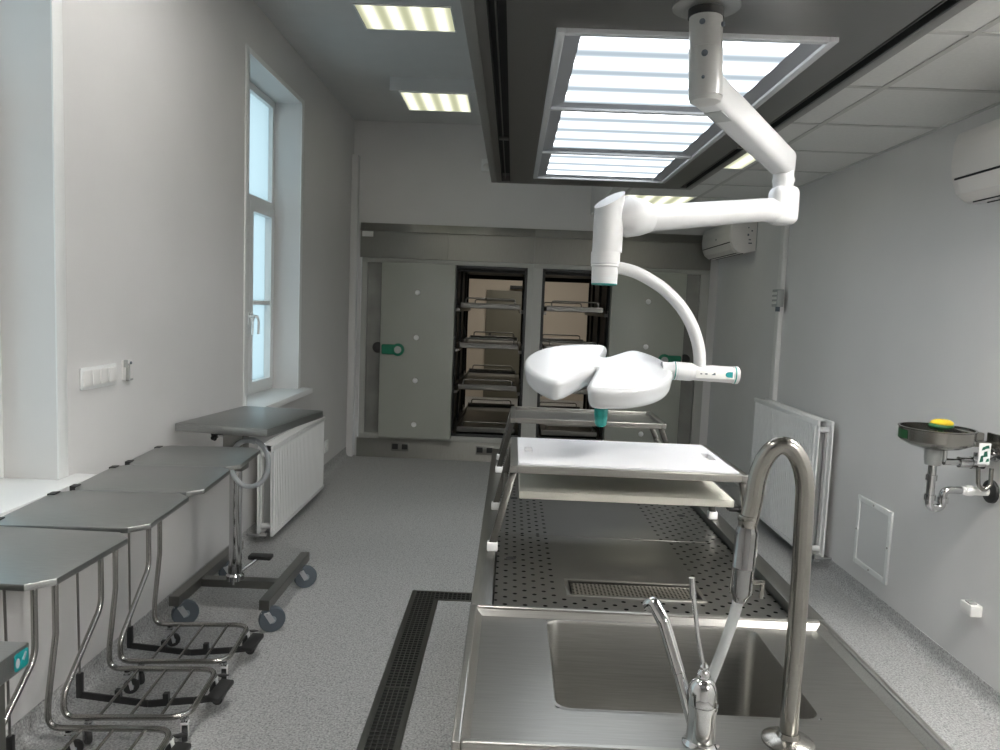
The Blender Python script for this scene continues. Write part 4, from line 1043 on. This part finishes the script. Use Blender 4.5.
# ------------------------------------------------------------------ left: instrument tables
def caster(name, parent, x, y, r, w_, ang, z_top, wm='rubber', hm='hub', brake=False):
    """small swivel caster; wheel axle horizontal at angle ang, trailing a little"""
    c_ = obj(name, MB().cyl((x, y, z_top), (x, y, z_top-0.012), 0.012, n=14).box(x-0.012, x+0.012, y-0.012, y+0.012, z_top-0.016, z_top-0.010), 'chrome', parent, 40, True)
    ca, sa = math.cos(ang), math.sin(ang); tx, ty = x-sa*r*0.45, y+ca*r*0.45
    axv = Vector((ca, sa, 0)); ctr = Vector((tx, ty, r))
    m = MB()
    for s_ in (-1, 1):
        p = ctr+axv*s_*(w_/2+0.004)
        m.obox((p.x, p.y, r-0.01), (x+axv.x*s_*(w_/2+0.003), y+axv.y*s_*(w_/2+0.003), z_top-0.012), r*0.42, 0.004, 0.0, tuple(axv))
    m.box(x-w_/2-0.004, x+w_/2+0.004, y-w_/2-0.004, y+w_/2+0.004, z_top-0.022, z_top-0.012, 0.002)
    obj('fork', m, 'zinc' if not brake else 'white', c_, 30, True)
    m = MB().lathe([(r*0.72, -w_/2), (r*0.93, -w_/2), (r, -w_/2+0.005), (r, w_/2-0.005), (r*0.93, w_/2), (r*0.72, w_/2)], ctr, 28, axv)
    obj('tyre', m, wm, c_, 40, True)
    m = MB().lathe([(0, -w_/2-0.001), (r*0.28, -w_/2-0.002), (r*0.30, -w_/2+0.003), (r*0.74, -w_/2+0.003), (r*0.74, w_/2-0.003), (r*0.30, w_/2-0.003), (r*0.28, w_/2+0.002), (0, w_/2+0.001)], ctr, 24, axv)
    obj('hub', m, hm, c_, 40, True)
    if brake:
        obj('brake_pedal', MB().obox((tx-sa*r*0.4, ty+ca*r*0.4, z_top-0.02), (tx-sa*r*1.9, ty+ca*r*1.9, z_top-0.035), w_+0.012, 0.006, 0.002), 'black', c_, 30, True)
    return c_

def instrument_table():
    t = thing('instrument_table', (0, 0, 0), 'x', 'instrument table', 'instrument tables along the left wall')
    zt = 0.90; a, b_, ch = 0.228, 0.205, 0.048
    poly = [(-a+ch, -b_), (a-ch, -b_), (a, -b_+ch), (a, b_-ch), (a-ch, b_), (-a+ch, b_), (-a, b_-ch), (-a, -b_+ch)]
    obj('tabletop', MB().prism(poly, zt-0.018, zt, 'XY', 0.003, 2, False), 'steel_top', t, 30, True)
    for s_ in (-1, 1):
        m = MB()
        m.prism([(-a-0.004, s_*(b_-ch-0.02)), (-a-0.004, s_*(b_-ch+0.012)), (-a+0.02, s_*(b_-0.03)), (-a+0.02, s_*(b_-ch-0.02))], zt-0.024, zt+0.003)
        obj('corner_bumper', m, 'black', t, 20, True)
    xl, xr, zb, r_ = -0.215, 0.205, 0.105, 0.0105
    yn0, yf0, yn, yf = 0.0, 0.125, -0.265, 0.085
    path = [(xl+0.01, yn0, zt-0.018), (xl+0.01, yn0, 0.40), (xl-0.0, yn, 0.19), (xl, yn, zb), (xr, yn, zb), (xr, yf, zb), (xl, yf, zb), (xl, yf+0.005, 0.2), (xl+0.01, yf0, 0.42), (xl+0.01, yf0, zt-0.018)]
    rad = [0, 0.08, 0.06, 0.07, 0.07, 0.07, 0.07, 0.07, 0.08, 0]
    obj('frame', MB().tube(fillet(path, rad, 8), r_, 14), 'tube', t, 50, True)
    for x in (-0.10, 0.005, 0.11):
        obj('rack_rod', MB().cyl((x, yn, zb), (x, yf, zb), 0.0055, n=10), 'tube', t, 50, True)
    obj('top_bearer', MB().box(-0.16, 0.16, yn0-0.012, yn0+0.012, zt-0.032, zt-0.0175).box(-0.21, -0.19, yn0, yf0, zt-0.034, zt-0.0175), 'steel_dark', t, 20, True)
    rod = obj('lift_rod', MB().cyl((xl-0.045, -0.07, zt-0.02), (xl-0.062, -0.02, 0.135), 0.0045, n=10), 'steel_dark', t, 50, True)
    pts = [(xl-0.062, -0.02, 0.14), (xl-0.062, -0.02, 0.055), (0.0, -0.085, 0.055), (0.16, -0.06, 0.055), (0.25, -0.04, 0.055)]
    m = MB()
    m.obox(pts[0], (pts[1][0], pts[1][1], 0.045), 0.022, 0.022, 0.003, (0, 1, 0))
    for p, q in zip(pts[1:-1], pts[2:]): m.obox(p, q, 0.010, 0.026, 0.002)
    m.box(0.055, 0.075, -0.09, -0.07, 0.05, zb-0.01); m.box(-0.13, -0.11, -0.065, -0.045, 0.05, zb-0.01)
    pb = obj('pedal_bar', m, 'black', t, 30, True)
    obj('foot_pedal', MB().obox((0.235, -0.09, 0.07), (0.26, 0.03, 0.085), 0.055, 0.02, 0.006).cyl((0.245, -0.06, 0.055), (0.245, 0.0, 0.055), 0.02), 'black', pb, 30, True)
    for (x, y, an) in ((xr-0.015, yn+0.015, R(20)), (xr-0.01, yf-0.02, R(-25)), (xl+0.08, yn+0.005, R(40)), (xl+0.07, yf, R(-60))):
        caster('caster', t, x, y, 0.030, 0.018, an, zb-0.010, 'black', 'hub', x > 0)
    return t
proto = instrument_table()
spots = [(-1.290, 1.880, -1.5, 'nearest steel instrument table by the near window, partly cut by the photo edge'),
         (-1.300, 2.315, 4, 'second steel instrument table from the viewer in the row along the left wall'),
         (-1.315, 2.735, 5, 'third steel instrument table from the viewer in the row along the left wall'),
         (-1.335, 3.148, 5, 'farthest small steel instrument table, in front of the pedestal table')]
for i, (x, y, a, lab) in enumerate(spots):
    o = proto if i == 0 else copy_tree(proto)
    o.location = (x, y, 0); o.rotation_euler = (0, 0, R(a)); o['label'] = lab

# pedestal table on castors
t = thing('pedestal_table', (-1.33, 3.75, 0), 'height adjustable steel pedestal table on four grey casters before the left radiator', 'pedestal table')
L0 = Vector((-1.33, 3.75, 0))
def loc(x, y, z): return (x-L0.x, y-L0.y, z)
zt = 0.965
m = MB().box(-0.258, 0.222, -0.235, 0.45, zt-0.040, zt, 0.006)
m.box(-0.243, 0.207, -0.22, 0.435, zt, zt+0.002, 0.001)
m.xform(Matrix.Rotation(R(-8), 4, 'Z'))
obj('tabletop', m, 'steel_top', t, 30, True)
cx, cy = -0.032, -0.075
obj('upper_housing', MB().box(cx-0.05, cx+0.05, cy-0.05, cy+0.05, 0.72, zt-0.040, 0.008), 'steel_dark', t, 30, True)
obj('column', MB().cyl((cx, cy, 0.13), (cx, cy, 0.73), 0.031, n=28).lathe([(0.045, 0.15), (0.045, 0.175), (0.034, 0.185), (0.034, 0.23)], (cx, cy, 0), 28), 'chrome', t, 40, True)
obj('base_beam', MB().box(-0.245, -0.195, -0.355, 0.50, 0.112, 0.162, 0.003), 'steel_dark', t, 20, True)
obj('base_beam', MB().box(0.185, 0.235, -0.355, 0.35, 0.112, 0.162, 0.003), 'steel_dark', t, 20, True)
obj('cross_beam', MB().box(-0.195, 0.185, cy-0.03, cy+0.03, 0.115, 0.155, 0.003), 'steel_dark', t, 20, True)
for (x, y, a) in ((-0.21, -0.32, R(-52)), (0.215, -0.34, R(-62)), (0.22, 0.22, R(-58)), (-0.205, 0.24, R(-60))):
    caster('caster', t, x, y, 0.062, 0.030, a, 0.1125, 'rubber', 'hub')
kn = obj('clamp_knob', MB().cyl((cx-0.05, cy-0.02, 0.895), (cx-0.09, cy-0.02, 0.895), 0.007, n=12), 'chrome', t, 40, True)
m = MB().cyl((cx-0.085, cy-0.02, 0.895), (cx-0.112, cy-0.02, 0.895), 0.014, n=16)
for k in range(5):
    a = 2*math.pi*k/5; m.sphere((cx-0.103, cy-0.02+0.02*math.cos(a), 0.895+0.02*math.sin(a)), 0.011, (1, 1, 1), 12)
obj('star_grip', m, 'black', kn, 50, True)
pts = []
for k in range(40):
    u = k/39; a = R(100-390*u)
    pts.append((cx+0.085+0.092*math.cos(a), cy-0.03-0.03*u, 0.765+0.118*math.sin(a)))
pts = [(cx+0.03, cy-0.03, 0.885)] + pts
obj('spare_hose', MB().tube(pts, 0.0125, 14), 'coil', t, 60, True)
m = MB().cyl((cx+0.02, cy+0.03, 0.185), (cx+0.07, cy+0.14, 0.215), 0.009, n=12)
pp = obj('pedal_lever', m, 'chrome', t, 40, True)
obj('pedal_pad', MB().box(cx+0.02, cx+0.14, cy+0.12, cy+0.18, 0.21, 0.232, 0.006), 'black', pp, 30, True)

# steel unit at the lower left corner
t = thing('steel_work_table', (-1.25, 1.0, 0), 'corner of a steel work table with teal sticker at the lower left photo edge', 'work table')
obj('worktop', MB().box(-1.58, -0.92, 0.45, 1.392, 0.852, 0.90, 0.004), 'steel_top', t)
m = MB().box(-1.56, -0.955, 0.47, 1.37, 0.12, 0.852, 0.003)
obj('cabinet', m, 'cabdark', t)
m = MB()
for (x, y) in ((-1.53, 0.5), (-0.985, 0.5), (-1.53, 1.34), (-0.985, 1.34)): m.box(x-0.02, x+0.02, y-0.02, y+0.02, 0, 0.12)
obj('leg', m, 'steel_dark', t)
st = obj('sticker', MB().prism(rrect(1.345, 1.386, 0.858, 0.894, 0.008), -0.9205, -0.9192, 'YZ'), 'tealsticker', t, 0)
m = MB()
xa_, xb_ = -0.9193, -0.9186
m.prism([(1.352+0.006*math.cos(R(a))+0.002, 0.874+0.010*math.sin(R(a))) for a in range(0, 360, 30)], xa_, xb_, 'YZ')
m.prism([(1.367, 0.876), (1.373, 0.872), (1.381, 0.886), (1.376, 0.889)], xa_, xb_, 'YZ')
obj('sticker_mark', m, 'hub', st, 0)

# ------------------------------------------------------------------ daylight
wd = bpy.data.worlds.new('World'); S.world = wd; wd.use_nodes = True
bg = wd.node_tree.nodes['Background']; bg.inputs['Color'].default_value = (0.86, 0.94, 1.0, 1); bg.inputs['Strength'].default_value = 0.95

# ------------------------------------------------------------------ camera
p_, y_, r_ = -0.0914718, -0.0135763, 0.0393749
cp, sp_, cy_, sy_ = math.cos(p_), math.sin(p_), math.cos(y_), math.sin(y_)
fwd = Vector((sy_*cp, cy_*cp, sp_)); rt = Vector((cy_, -sy_, 0)); up = rt.cross(fwd)
rt2 = rt*math.cos(r_)+up*math.sin(r_); up2 = up*math.cos(r_)-rt*math.sin(r_)
cam = bpy.data.cameras.new('Camera'); co = bpy.data.objects.new('Camera', cam); COL.objects.link(co)
co.matrix_world = Matrix(((rt2.x, up2.x, -fwd.x, 0), (rt2.y, up2.y, -fwd.y, 0), (rt2.z, up2.z, -fwd.z, 1.59), (0, 0, 0, 1)))
cam.sensor_width = 36; cam.lens = 745/1000*36; cam.clip_start = 0.05
S.camera = co

S.view_settings.view_transform = 'Standard'; S.view_settings.look = 'None'; S.view_settings.gamma = 1; S.view_settings.use_curve_mapping = False
S.view_settings.exposure = 0.52
S.cycles.max_bounces = 8; S.cycles.diffuse_bounces = 5; S.cycles.glossy_bounces = 4
S.cycles.use_denoising = True
S.cycles.sample_clamp_indirect = 8
